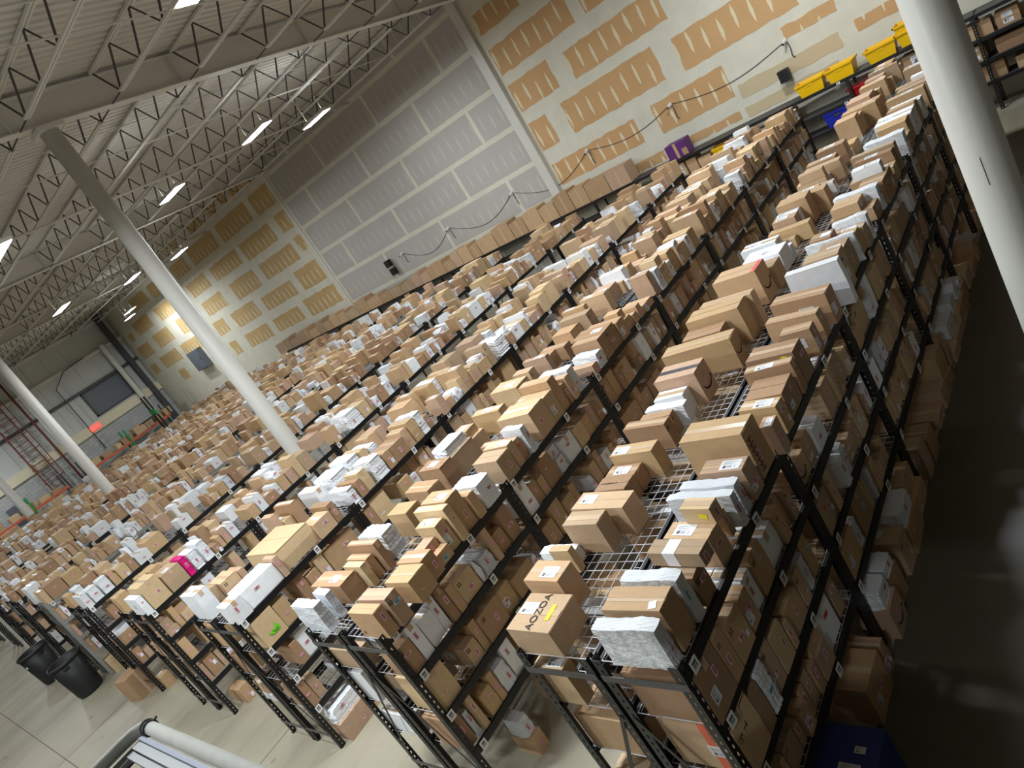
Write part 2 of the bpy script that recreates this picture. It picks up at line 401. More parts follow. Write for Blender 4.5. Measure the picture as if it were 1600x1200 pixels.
# ------------------------------------------------------------------ ceiling: ribbed deck, joists, girders (sloping with the roof)
COLX = [1.33, -10.93, -22.98, -34.8, -46.3]; COLY = 4.27
SL = -math.atan(0.03)
m = MB()
x = XL - 0.2; ya, yb = -34.5, 12.5; prof = []
while x < XR:
    prof += [(x, 0.0), (x + 0.10, 0.0), (x + 0.125, 0.045), (x + 0.175, 0.045)]; x += 0.2
i0 = 0
for (px, pz) in prof: m.v += [(px, ya, pz), (px, yb, pz)]
for k in range(len(prof) - 1):
    m.f.append((2 * k, 2 * k + 1, 2 * k + 3, 2 * k + 2)); m.m.append(0)
n0 = len(m.v); m.box((XL - 0.3, ya, 0.08), (XR, yb, 0.2))
ceil = m.build('ceiling', M_DECK); struct(ceil)
ceil.location = (0, COLY, 9.72); ceil.rotation_euler = (SL, 0, 0)
def joist_meshes(span):
    a = MB(); b = MB(); cw = MB(); h = span / 2 - 0.12
    a.box((-h, -0.055, -0.07), (h, -0.008, -0.02)); a.box((-h, 0.008, -0.07), (h, 0.055, -0.02))
    b.box((-h + 0.5, -0.05, -0.66), (h - 0.5, -0.008, -0.62)); b.box((-h + 0.5, 0.008, -0.66), (h - 0.5, 0.05, -0.62))
    n = int(span / 1.2); p = (2 * h - 1.0) / n
    for i in range(n):
        x0 = -h + 0.5 + i * p
        cw.bar((x0, 0, -0.64), (x0 + p / 2, 0, -0.05), 0.028, 0.028, up=(0, 1, 0))
        cw.bar((x0 + p / 2, 0, -0.05), (x0 + p, 0, -0.64), 0.022, 0.022, up=(0, 1, 0))
    cw.bar((-h, 0, -0.05), (-h + 0.5, 0, -0.64), 0.025, 0.025, up=(0, 1, 0)); cw.bar((h, 0, -0.05), (h - 0.5, 0, -0.64), 0.025, 0.025, up=(0, 1, 0))
    cw.bar((-h, 0, -0.64), (-h + 0.5, 0, -0.64), 0.02, 0.02, up=(0, 1, 0)); cw.bar((h, 0, -0.64), (h - 0.5, 0, -0.64), 0.02, 0.02, up=(0, 1, 0))
    return a.mesh('joist', [M_STEELW]), b.mesh('bottom_chord', [M_STEELW]), cw.mesh('web', [M_DARKSTEEL])
spans = [((COLX[0] + 13.4) / 2, 13.4 - COLX[0])] + [((COLX[i] + COLX[i + 1]) / 2, COLX[i] - COLX[i + 1]) for i in range(4)]
for cx, sp in spans:
    ja, jb, jw = joist_meshes(sp)
    for y in np.arange(-5.6, 12.2, 1.72):
        j = link('joist', ja, ceil, (cx, y, 0)); link('bottom_chord', jb, j); link('web', jw, j)
    for off in (-sp / 4, sp / 4):                 # bridging lines between the joists
        for z in (-0.1, -0.6):
            m = MB(); m.bar((cx + off, -6, z), (cx + off, 12.2, z), 0.025, 0.025); m.build('bridging', M_STEELW, ceil)
for gx in COLX[:4]:
    g = MB(); g.box((gx - 0.008, -18, -0.62), (gx + 0.008, 12.2, -0.09)); g.box((gx - 0.11, -18, -0.64), (gx + 0.11, 12.2, -0.62)); g.box((gx - 0.11, -18, -0.09), (gx + 0.11, 12.2, -0.07))
    gd = g.build('girder', M_STEELW, ceil)
    for y in np.arange(-4, 12, 3.44):
        s_ = MB(); s_.box((gx - 0.1, y - 0.006, -0.62), (gx + 0.1, y + 0.006, -0.09)); s_.build('stiffener', M_STEELW, gd)
for px_ in (-4.5, -16.8, -29.5):
    m = MB(); m.tube([(px_, -8, -0.8), (px_, 12.1, -0.8)], 0.035, 8); m.build('sprinkler_pipe', M_STEELW, ceil, True)

for i, cx in enumerate(COLX[:4]):
    m = MB(); m.lathe([(0.168, 0), (0.168, 8.98), (0.0, 8.98)], 32); co = m.build('column', M_PAINTW, None, True); co.location = (cx, COLY, 0); struct(co)
    m = MB(); m.box((-0.26, -0.26, 0), (0.26, 0.26, 0.03)); m.build('base_plate', M_DARKSTEEL, co)
    m = MB(); m.box((-0.2, -0.24, 8.98), (0.2, 0.24, 9.06)); m.build('cap_plate', M_STEELW, co)
    if i == 0:
        m = MB(); m.bar((0.0, -0.168, 2.63), (0.0, -0.168, 2.86), 0.006, 0.004, up=(0, 1, 0)); m.build('scuff', M_DARKSTEEL, co)
m = MB(); m.lathe([(0.17, 0), (0.17, 7.5)], 20); cp = m.build('column', M_PAINTW, None, True); cp.location = (XL + 0.5, 15.2, 0); struct(cp)
m = MB(); m.box((XL + 0.3, 15.9, 0), (XL + 0.6, 16.2, 9.3)); struct(m.build('column', M_DARKSTEEL))

# ------------------------------------------------------------------ lamps
def lamp(x, y, z, label, power):
    o = empty('high_bay_light', (x, y, z)); tag(o, label, 'light', 'high bay lights under the roof')
    h = MB(); h.box((-0.58, -0.15, 0.0), (0.58, 0.15, 0.05)); h.box((-0.5, -0.05, 0.05), (0.5, 0.05, 0.1)); h.build('housing', M_STEELW, o)
    d = MB(); d.box((-0.55, -0.13, -0.012), (0.55, 0.13, 0.0)); d.build('diffuser', M_GLOW, o)
    top = 9.72 - 0.03 * (y - COLY) + 0.01 - z
    for s_ in (-0.4, 0.4):
        c_ = MB(); c_.bar((s_, 0, 0.1), (s_, 0, max(top, 0.3)), 0.004, 0.004); c_.build('hanger_wire', M_STEELW, o)
    ld = bpy.data.lights.new('area', 'AREA'); ld.shape = 'RECTANGLE'; ld.size = 1.1; ld.size_y = 0.26; ld.energy = power; ld.color = LAMP_COL
    lo = bpy.data.objects.new('lamp_source', ld); C.objects.link(lo); lo.parent = o; lo.location = (0, 0, -0.03)
    lu = bpy.data.lights.new('uplight', 'AREA'); lu.shape = 'RECTANGLE'; lu.size = 1.0; lu.size_y = 0.2; lu.energy = power * 0.055; lu.color = LAMP_COL   # upward fill added to each fixture to brighten the roof
    uo = bpy.data.objects.new('uplight_source', lu); C.objects.link(uo); uo.parent = o; uo.location = (0, 0, 0.12); uo.rotation_euler = (PI, 0, 0)
LV = ['high bay light next to the one glowing against the grey boarded wall', 'high bay light glowing against the top of the grey boarded wall',
      'high bay light between the roof girder and the first white column', 'long high bay light in the far roof bay left of the white column',
      'small high bay light lowest over the far left racks', 'high bay light over the ochre boards, partly near the column edge',
      'smallest high bay light, in front of the ochre boarded wall corner', 'high bay light at the very top edge of the picture', 'high bay light cut by the edge of the picture']
for (x, y, lz, pw), lb in zip(LAMP_VISIBLE, LV): lamp(x, y, lz, lb, pw)
for i, (x, y, pw) in enumerate(LAMP_MORE): lamp(x, y, LAMPZ, ['high bay light hidden behind the white column near the ochre wall', 'high bay light over the rack fronts beside the lift', 'high bay light over the floor in front of the second rack', 'high bay light over the floor in front of the fifth rack', 'high bay light over the floor in front of the seventh rack', 'high bay light over the floor near the ninth rack', 'high bay light over the eleventh rack front', 'high bay light over the open floor left behind the lift', 'high bay light above the middle of the first two racks', 'high bay light nearest the brown boarded wall', 'high bay light beside the left metal wall', 'added unseen high bay light behind the lift, filling the column side'][i], pw)

# ------------------------------------------------------------------ storage racks
BAY = 1.9615; NB = 7; LEV = [2.0, 1.54, 1.08, 0.62]; WID = 1.26; UD = 0.61
ROWX = [0.0, -2.9, -5.8, -8.87, -12.03, -15.15, -18.3, -21.4, -24.5, -27.5, -30.3, -33.2]
def post_mesh(name, mat):
    bm = bmesh.new(); H = 2.05; us = [0, 0.030, 0.042, 0.068]; z = 0.0; zs = [0]
    while z < H - 0.06: zs += [z + 0.022, z + 0.052, z + 0.064]; z += 0.064
    zs.append(H)
    for fl_ in (0, 1):
        V = {}
        for i, u in enumerate(us):
            for j, zz in enumerate(zs):
                V[i, j] = bm.verts.new((-u, 0, zz) if fl_ == 0 else (0, u, zz))
        for i in range(3):
            for j in range(len(zs) - 1):
                if i == 1 and j % 3 == 1: continue
                q = [V[i, j], V[i + 1, j], V[i + 1, j + 1], V[i, j + 1]]
                bm.faces.new(q if fl_ else q[::-1])
    bmesh.ops.remove_doubles(bm, verts=bm.verts, dist=1e-5)
    bmesh.ops.recalc_face_normals(bm, faces=bm.faces)
    bmesh.ops.solidify(bm, geom=list(bm.faces), thickness=0.003)
    bmesh.ops.create_cube(bm, size=1, matrix=Matrix.Translation((-0.02, 0.02, 0.004)) @ Matrix.Diagonal((0.06, 0.06, 0.008, 1)))
    me = bpy.data.meshes.new(name); bm.to_mesh(me); bm.free(); me.materials.append(mat); return me
P_BLK = post_mesh('upright', M_BLACK); P_GAL = post_mesh('upright_grey', M_GALV)
def beam_mesh(mat):
    b = MB(); b.box((-0.012, 0.0, -0.078), (0.014, BAY - 0.006, -0.003)); b.box((-0.03, 0.0, -0.02), (-0.012, BAY - 0.006, -0.012)); b.box((0.012, 0.0, -0.03), (0.016, BAY - 0.006, -0.004))
    return b.mesh('shelf_beam', [mat])
B_BLK = beam_mesh(M_BLACK); B_GAL = beam_mesh(M_GALV)
def deck_mesh():
    b = MB(); W = UD - 0.05; L = BAY - 0.05
    for i in range(8):
        x_ = -W / 2 + W * i / 7; b.box((x_ - 0.003, -L / 2, -0.008), (x_ + 0.003, L / 2, -0.003))
    for j in range(24):
        y_ = -L / 2 + L * j / 23; b.box((-W / 2, y_ - 0.003, -0.004), (W / 2, y_ + 0.003, 0.0))
    return b.mesh('wire_deck', [M_WIRE])
DECK = deck_mesh()
b = MB(); b.box((-0.018, -0.014, -0.03), (0.018, 0.014, -0.009)); 
b = MB(); b.box((-UD / 2 + 0.02, -0.02, -0.034), (UD / 2 - 0.02, 0.02, -0.0085)); SUP = b.mesh('deck_support', [M_BLACK])
b = MB(); b.box((-UD / 2, -0.003, -0.025), (UD / 2, 0.003, 0.025)); TIE = b.mesh('end_tie', [M_TIE])
b = MB(); b.bar((-UD / 2 + 0.03, 0.006, 1.55), (UD / 2 - 0.03, 0.006, 0.3), 0.03, 0.004, up=(0, 1, 0)); BR1 = b.mesh('cross_brace', [M_BLACK])
b = MB(); b.bar((UD / 2 - 0.03, 0.006, 1.55), (-UD / 2 + 0.03, 0.006, 0.3), 0.03, 0.004, up=(0, 1, 0)); BR2 = b.mesh('cross_brace', [M_BLACK])
b = MB(); b.box((-0.5, -0.5, -0.5), (0.5, 0.5, 0.5)); 
def slab(mat): 
    b = MB(); b.box((-0.5, -0.5, -0.5), (0.5, 0.5, 0.5)); return b.mesh('slab', [mat])
S_SHELF = slab(M_SHELF)
ORD = ['first', 'second', 'third', 'fourth', 'fifth', 'sixth', 'seventh', 'eighth', 'ninth', 'tenth', 'eleventh', 'twelfth', 'thirteenth']
RACKLAB = ['black double rack beside the dark empty aisle, closest of all rack rows', 'second black double rack from the dark aisle, white bags at its front',
           'third black double rack from the dark aisle, one huge carton near its front', 'fourth black double rack from the dark aisle, front posts clear of cartons',
           'fifth double rack from the dark aisle, brown carton on the floor before it', 'sixth double rack from the dark aisle, with grey galvanised end posts',
           'seventh double rack from the dark aisle, behind the two black bins'] + ['%s double rack from the dark aisle, only its parcel tops showing' % ORD[i] for i in range(7, 12)]
rg = random.Random(5)
RACKS = []
for r, xr in enumerate(ROWX):
    rk = empty('storage_rack', (xr, 0, 0)); tag(rk, RACKLAB[r], 'rack', 'parallel rows of storage racks'); RACKS.append(rk)
    near = r < 3; mid = r < 7
    for k in range(NB + 1):
        for li, (lx, sx, sy) in enumerate(((0, 1, 1), (-UD + 0.0, -1, 1), (-WID + UD, 1, 1), (-WID, -1, 1))):
            if not near and k > 0 and li != 0 and not (mid and li == 3): continue
            grey = (r == 5 and li < 2) or (r == 6 and li > 1)
            link('upright', P_GAL if grey else P_BLK, rk, (lx, k * BAY - 0.02, 0), None, (sx, 1 if k < NB else -1, 1))
            if 0 < k < NB and (near or li == 0 and mid): link('upright', P_BLK, rk, (lx, k * BAY - 0.022, 0), None, (sx, -1, 1))
    for k in range(NB):
        for l, z in enumerate(LEV):
            if not near and l > 1 and k > 0: continue
            if r > 7 and l > 1: continue
            for li, (lx, sx) in enumerate(((0.0, 1), (-UD, -1), (-WID + UD, 1), (-WID, -1))):
                if li in (1, 2) and not (near and l == 0 or k == 0 and r < 8): continue
                if li == 3 and l > 0 and not (near or k == 0): continue
                grey = (r == 5 and li < 2)
                link('shelf_beam', B_GAL if grey else B_BLK, rk, (lx - 0.012 * sx, k * BAY + 0.003, z), None, (sx, 1, 1))
            if l == 0 or (r < 2) or (k == 0 and r < 6):
                for ux in (-UD / 2, -WID + UD / 2):
                    dk = link('wire_deck', DECK, rk, (ux, (k + 0.5) * BAY, z))
                    if near:
                        for sy in (-0.33, 0.33): link('deck_support', SUP, dk, (0, sy * BAY, 0))
            if l == 0 or r < 2 or (r == 2 and k < 3):
                for yy in (0.07, 0.62 * BAY):
                    y_ = k * BAY + yy + rg.uniform(-0.03, 0.05)
                    link('shelf_label', S_SHELF, rk, (0.018, y_, z - 0.04), (rg.uniform(-0.1, 0.1), PI / 2, 0), (0.088, 0.07, 0.004))
    for k in (0, NB):
        for j, ux in enumerate((-UD / 2, -WID + UD / 2)):
            yy = k * BAY - 0.02 + (-0.004 if k == 0 else 0.004)
            if r < 8:
                for z in (1.9, 0.22): link('end_tie', TIE, rk, (ux, yy, z))
                link('cross_brace', BR1 if j == 0 else BR2, rk, (ux, yy - 0.008 if k == 0 else yy, 0))

# ------------------------------------------------------------------ parcels
# hand measured parcels: name, kind, x, y, z0, w, d, h, yaw
TRACED = [
    ('B1', 'c', -1.07, 0.187, 2, 0.39, 0.32, 0.212, -0.021),
    ('B2', 'c', -1.161, 0.497, 2, 0.328, 0.192, 0.274, -0.043),
    ('B3', 'm', -1.403, 0.866, 2, 0.341, 0.221, 0.122, 0.124),
    ('B4', 'c', -1.153, 1.012, 2, 0.335, 0.198, 0.27, -0.084),
    ('B5', 'c', -1.27, 0.80, 2, 0.19, 0.09, 0.21, -0.05),
    ('B6', 'c', -1.108, 1.247, 2, 0.517, 0.192, 0.252, -0.072),
    ('B7', 'c', -1.198, 1.535, 2, 0.304, 0.167, 0.182, -0.054),
    ('B8', 'c', -1.196, 1.713, 2, 0.296, 0.162, 0.174, -0.038),
    ('B9', 'c', -1.123, 1.862, 2, 0.417, 0.159, 0.26, -0.008),
    ('B10', 'c', -1.182, 2.235, 2, 0.437, 0.115, 0.252, -0.057),
    ('B11', 'c', -1.182, 2.432, 2, 0.31, 0.127, 0.208, 0.005),
    ('B12', 'm', -1.145, 2.521, 2, 0.395, 0.156, 0.208, 0.056),
    ('B13', 'w', -1.162, 2.729, 2, 0.296, 0.163, 0.218, 0.077),
    ('B14', 'c', -1.119, 2.926, 2, 0.416, 0.285, 0.318, 0.059),
    ('B15', 'c', -1.109, 3.389, 2, 0.715, 0.193, 0.32, 0.048),
    ('B16', 'c', -1.153, 3.666, 2, 0.415, 0.196, 0.3, 0.043),
    ('B17', 'c', -1.091, 3.927, 2, 0.566, 0.257, 0.38, 0.028),
    ('B18', 'c', -1.043, 4.13, 2, 0.572, 0.129, 0.374, -0.101),
    ('B20', 'c', -1.114, 4.74, 2, 0.499, 0.289, 0.392, -0.215),
    ('B21', 'w', -1.101, 5.476, 2, 0.446, 0.297, 0.242, -0.102),
    ('B22', 'w', -1.3, 5.913, 2, 0.442, 0.192, 0.22, -0.332),
    ('A1', 'c', -0.245, 0.222, 2, 0.409, 0.221, 0.316, 0.015),
    ('A1b', 'm', -0.258, 0.065, 2, 0.434, 0.126, 0.292, 0.022),
    ('A2', 'm', -0.224, 0.387, 2, 0.399, 0.131, 0.328, -0.036),
    ('A3', 'c', -0.149, 0.531, 2, 0.257, 0.155, 0.22, 0.102),
    ('A4', 'c', -0.125, 0.61, 2.24, 0.375, 0.121, 0.1, -0.058),
    ('A5', 'c', -0.192, 0.869, 2, 0.334, 0.154, 0.234, -0.081),
    ('A6', 'c', -0.119, 0.974, 2.2, 0.221, 0.106, 0.12, -0.096),
    ('A7', 'c', -0.182, 1.098, 2, 0.236, 0.085, 0.198, -0.134),
    ('A8', 'm', -0.243, 1.169, 2, 0.484, 0.112, 0.26, -0.037),
    ('A8b', 'm', -0.243, 1.335, 2, 0.417, 0.111, 0.232, -0.019),
    ('A9', 'c', -0.165, 1.478, 2, 0.322, 0.156, 0.258, -0.04),
    ('A10', 'c', -0.267, 1.762, 2, 0.494, 0.278, 0.392, -0.022),
    ('A11', 'c', 0.011, 1.926, 2, 0.096, 0.167, 0.25, 0.302),
    ('A12', 'c', -0.14, 2.214, 2, 0.308, 0.129, 0.242, -0.159),
    ('A13', 'c', -0.156, 2.462, 2, 0.299, 0.284, 0.23, 0.02),
    ('A14', 'c', -0.192, 2.689, 2, 0.383, 0.101, 0.294, 0.066),
    ('A15', 'c', -0.209, 2.894, 2, 0.401, 0.217, 0.312, -0.016),
    ('A17', 'c', -0.128, 3.272, 2, 0.258, 0.139, 0.268, 0.034),
    ('A18', 'c', -0.25, 3.567, 2, 0.477, 0.115, 0.258, -0.083),
    ('A19', 'c', -0.23, 3.838, 2, 0.517, 0.18, 0.312, -0.216),
    ('A21', 'w', -0.13, 4.097, 2, 0.484, 0.097, 0.444, 0.03),
    ('R2a', 'm', -3.994, 0.095, 2, 0.439, 0.123, 0.306, -0.01),
    ('R2b', 'm', -3.959, 0.264, 2, 0.273, 0.089, 0.282, -0.213),
    ('R2c', 'c', -4.113, 0.491, 2, 0.547, 0.225, 0.228, 0.04),
    ('R2d', 'c', -3.878, 0.636, 2, 0.323, 0.091, 0.256, -0.153),
    ('R2d2', 'c', -3.954, 0.763, 2, 0.37, 0.088, 0.24, -0.093),
    ('R2e', 'm', -3.97, 1.068, 2, 0.42, 0.219, 0.3, 0.053),
    ('R2f', 'c', -3.833, 1.397, 2, 0.326, 0.199, 0.3, 0.004),
    ('R2h', 'c', -3.718, 1.665, 2, 0.423, 0.19, 0.35, -0.058),
    ('R2i', 'c', -3.009, 0.091, 2, 0.38, 0.114, 0.278, 0.051),
    ('R2j', 'c', -2.967, 0.229, 2, 0.391, 0.141, 0.3, 0.028),
    ('R2l', 'c', -2.935, 0.526, 2, 0.348, 0.222, 0.24, 0.098),
    ('R2m', 'c', -3.008, 0.737, 2, 0.353, 0.167, 0.238, 0.061),
    ('R3big', 'c', -6.262, 1.102, 2, 0.781, 0.543, 0.286, 0.092),
]
rg = random.Random(77)
ITEMS = []          # every parcel on the racks
def add(kind, x, y, z0, w, d, h, yaw=0.0, row=0, side=0, lev=0, seq=0, tone=None, name='', stacked=False):
    ITEMS.append(dict(kind=kind, x=x, y=y, z=z0, w=w, d=d, h=h, yaw=yaw, row=row, side=side, lev=lev, seq=seq,
                      tone=rg.randrange(8) if tone is None else tone, name=name, stacked=stacked))
def pick(row=0):
    u = rg.random() * (1.0 if row in (0, 1) else 1.0)
    if row in (2, 3, 4, 5) and rg.random() < 0.09: return rg.choice('mmw')
    return 'c' if u < 0.80 else 'm' if u < 0.905 else 'w' if u < 0.9985 else 'k'
TR_BY = {}
TONE = {'B1': 2, 'B2': 0, 'B4': 6, 'B6': 2, 'B9': 7, 'A10': 7, 'B15': 7, 'B14': 4, 'B17': 7, 'A1': 0, 'A9': 4}
for (nm, kd, x, y, z0, w_, d_, h_, yaw) in TRACED:
    row = 0 if x > -1.7 else 1 if x > -4.6 else 2
    side = 0 if x > ROWX[row] - 0.63 else 1
    yaw = max(-0.09, min(0.09, yaw))
    TR_BY.setdefault((row, side, 0), []).append((y - d_ / 2 - 0.01, y + d_ / 2 + 0.01))
    if w_ > 0.62 and row == 2: TR_BY.setdefault((row, 1 - side, 0), []).append((y - d_ / 2 - 0.03, y + d_ / 2 + 0.03))
    add(kd, x, y, z0, w_, d_, h_, yaw, row, side, 0, 0, TONE.get(nm), nm, z0 > 2.05)
def fill(row, side, lev, ylo, yhi, hmax, z0, big=1.0, gap=0.08):
    y = ylo + rg.uniform(0.01, 0.06); xr = ROWX[row]
    spans_ = TR_BY.get((row, side, lev), []) + [(k_ * BAY - 0.1, k_ * BAY + 0.06) for k_ in range(1, NB)]
    lasth = 0.25
    while y < yhi:
        kd = pick(row) if lev < 4 else 'c'
        if kd == 'k' and y < 5: kd = 'w'
        d_ = min(0.5, max(0.055, rg.lognormvariate(math.log(0.155 if lev == 0 else 0.14), 0.42))) * big
        w_ = rg.uniform(0.26, 0.52); h_ = min(hmax, max(0.1, rg.gauss(0.27, 0.07)))
        if kd == 'm': d_ = rg.uniform(0.06, 0.2); h_ = min(hmax, rg.uniform(0.16, 0.34))
        if rg.random() < gap: y += rg.uniform(0.05, 0.3) * big
        # keep clear of the hand measured ones
        for a, b in sorted(spans_):
            if y < b and y + d_ > a: y = b + 0.004
        if y + d_ > yhi: break
        over = rg.uniform(-0.03, 0.03) if lev == 0 else rg.uniform(-0.05, 0.0)
        if side == 0: x = xr + over - w_ / 2 if lev < 4 else xr + 0.12 + over - w_ / 2
        else: x = xr - WID - over + w_ / 2
        yaw = rg.gauss(0, 0.025)
        add(kd, x, y + d_ / 2, z0, w_, d_, h_, yaw, row, side, lev)
        if lev == 0 and d_ > 0.12 and kd == 'c' and rg.random() < 0.16 and h_ < 0.3:
            ww = w_ * rg.uniform(0.5, 0.95); 
            add(rg.choice('ccmw'), x + (w_ - ww) / 2 * rg.uniform(-1, 1), y + d_ / 2, z0 + h_ + 0.002, ww, d_ * rg.uniform(0.7, 0.98), rg.uniform(0.06, 0.14), yaw, row, side, lev, stacked=True)
        if lev > 0 and d_ > 0.1 and h_ < hmax - 0.16 and rg.random() < 0.55:
            add(rg.choice('cccmw'), x, y + d_ / 2, z0 + h_ + 0.002, w_ * rg.uniform(0.7, 0.98), d_ * rg.uniform(0.8, 0.98), rg.uniform(0.07, hmax - h_), yaw, row, side, lev, stacked=True)
        y += d_ + (rg.uniform(0.004, 0.02))
YEND = NB * BAY - 0.05
LOWER = [('L1a', 'c', 0, 0, 1, 0.03, 0.30, 0.37, 0.5, 3), ('L1b', 'c', 0, 0, 1, 0.31, 0.43, 0.36, 0.45, 1), ('L1c', 'c', 0, 0, 1, 0.44, 0.66, 0.30, 0.45, 0),
         ('F1', 'c', 0, 0, 2, 0.05, 0.31, 0.40, 0.5, 2), ('F2', 'c', 0, 0, 2, 0.32, 0.44, 0.33, 0.45, 3), ('F3', 'm', 0, 0, 2, 0.45, 0.60, 0.36, 0.42, 0),
         ('G1', 'c', 2, 0, 1, 0.10, 0.40, 0.36, 0.42, 5), ('P0', 'c', 3, 0, 0, 0.46, 0.76, 0.30, 0.46, 6), ('P1', 'g', 3, 0, 0, 0.78, 0.88, 0.32, 0.40, 0),
         ('P2', 'm', 3, 0, 0, 0.90, 1.06, 0.30, 0.40, 0), ('P3', 'm', 3, 0, 0, 1.08, 1.24, 0.33, 0.44, 0), ('P4', 'w', 3, 0, 0, 0.02, 0.12, 0.3, 0.5, 0),
         ('Q1', 'm', 2, 0, 0, 2.5, 2.72, 0.3, 0.42, 0), ('Q2', 'm', 2, 1, 0, 2.3, 2.62, 0.28, 0.5, 0), ('Q3', 'm', 2, 1, 0, 2.64, 2.9, 0.3, 0.5, 0), ('Q4', 'm', 1, 0, 0, 1.62, 1.86, 0.27, 0.38, 0),
         ('Q5', 'w', 3, 0, 0, 2.2, 2.34, 0.3, 0.4, 0), ('Q6', 'm', 3, 0, 0, 4.4, 4.75, 0.3, 0.5, 0), ('Q7', 'm', 2, 0, 0, 5.6, 5.9, 0.28, 0.5, 0)]
for (nm, kd, row, side, lev, ya, yb, h_, w_, tone) in LOWER:
    TR_BY.setdefault((row, side, lev), []).append((ya - 0.008, yb + 0.008))
    x = ROWX[row] + 0.005 - w_ / 2 if side == 0 else ROWX[row] - WID + w_ / 2
    add(kd, x, (ya + yb) / 2, LEV[lev], w_, yb - ya, h_, 0.0, row, side, lev, 0, tone, nm)
for row in range(len(ROWX)):
    for side in (0, 1):
        ylo = 0.0
        if row > 7: ylo = {8: 0.3, 9: 0.8, 10: 1.4, 11: 2.0}[row]
        fill(row, side, 0, ylo, YEND if row < 11 else 7.6, 0.42 if row < 11 else 0.55, 2.0, 1.15 if row == 0 else 1.0 if row < 11 else 2.4, 0.1 if row < 2 else 0.06)
    for l in (1, 2, 3):
        hm = 0.375
        if row < 2: fill(row, 0, l, 0, YEND, hm, LEV[l], 1.0, 0.1)
        elif row == 2: fill(row, 0, l, 0, YEND if l < 3 else 4.0, hm, LEV[l], 1.0, 0.1)
        elif row < 5: fill(row, 0, l, 0, 6.0 if l == 1 else 1.2, hm, LEV[l], 1.0, 0.1)
        elif row < 8: fill(row, 0, l, 0, 1.0, hm, LEV[l], 1.0, 0.1)
        if row < 8: fill(row, 1, l, 0, (9.0 if row == 0 else 4.0 if row == 1 else 0.9), hm, LEV[l], 1.0, 0.15)
fill(0, 0, 4, 0.95, YEND, 0.5, 0.0, 1.9, 0.15)
for row in range(1, 8): fill(row, 0, 4, 0.05, 3.0 if row < 4 else 1.0, 0.45, 0.0, 1.5, 0.5)
fill(0, 1, 4, 0.1, 5.0, 0.45, 0.0, 1.6, 0.4); fill(1, 1, 4, 0.3, 2.5, 0.45, 0.0, 1.6, 0.5)
# order along each shelf
bykey = {}
for it in ITEMS: bykey.setdefault((it['row'], it['side'], it['lev']), []).append(it)
for lst in bykey.values():
    base = sorted([i for i in lst if not i['stacked']], key=lambda i: i['y'])
    for n_, i in enumerate(base): i['seq'] = n_ + 1
    for i in lst:
        if i['stacked']:
            j = min(base, key=lambda b_: abs(b_['y'] - i['y'])) if base else None
            i['seq'] = j['seq'] if j else 1
# neighbours on one shelf touch at most: trim what would run into the next one
for lst in bykey.values():
    base = sorted([i for i in lst if not i['stacked']], key=lambda i: i['y'])
    for a_, b_ in zip(base, base[1:]):
        if min(a_['x'] + a_['w'] / 2, b_['x'] + b_['w'] / 2) - max(a_['x'] - a_['w'] / 2, b_['x'] - b_['w'] / 2) < 0.01: continue
        ext = lambda i: i['d'] / 2 * math.cos(i['yaw']) + i['w'] / 2 * abs(math.sin(i['yaw'])) + (0.012 if i['kind'] in 'mg' else 0.004)
        o_ = ext(a_) + ext(b_) - (b_['y'] - a_['y'])
        if o_ > 0:
            if abs(a_['yaw']) > 0.03: a_['yaw'] *= 0.3
            if abs(b_['yaw']) > 0.03: b_['yaw'] *= 0.3
            o_ = ext(a_) + ext(b_) - (b_['y'] - a_['y'])
        if o_ > 0:
            k_ = min(o_ / 2, a_['d'] * 0.3); a_['d'] -= k_; a_['y'] -= k_ / 2
            k_ = min(o_ - k_, b_['d'] * 0.3); b_['d'] -= k_; b_['y'] += k_ / 2
for i in ITEMS:
    if i['name'] == 'A6': i['z'] = 2.236
# how large and whether each one shows
def shows(it):
    cs = []
    for sx in (-1, 1):
        for sy in (-1, 1):
            for sz in (0, 1):
                u, v, dz = proj((it['x'] + sx * it['w'] / 2, it['y'] + sy * it['d'] / 2, it['z'] + sz * it['h']))
                if dz < 0.2: return 0
                cs.append((u, v))
    us = [c[0] for c in cs]; vs = [c[1] for c in cs]
    if max(us) < 0 or min(us) > 1600 or max(vs) < 0 or min(vs) > 1200: return 0
    iw = min(max(us), 1600) - max(min(us), 0); ih = min(max(vs), 1200) - max(min(vs), 0)
    a = iw * ih * 0.5
    if it['lev'] == 0: return a
    if it['side'] == 1 and it['y'] > 0.5: return a * 0.02
    if it['row'] == 0: return a * (0.55 if it['lev'] < 4 else 0.4)
    # sight line over the neighbouring rack nearer the camera
    p = np.array((it['x'] + it['w'] / 2, it['y'], it['z'] + it['h'])); xp = ROWX[it['row'] - 1] - WID
    t_ = (xp - p[0]) / (CAM[0] - p[0]); q = p + t_ * (CAM - p)
    if q[1] < -0.02 or q[2] > 2.2: return a * 0.5
    return a * 0.03
for it in ITEMS: it['area'] = shows(it)
ITEMS = [i for i in ITEMS if i['area'] > 0 or i['row'] < 3]

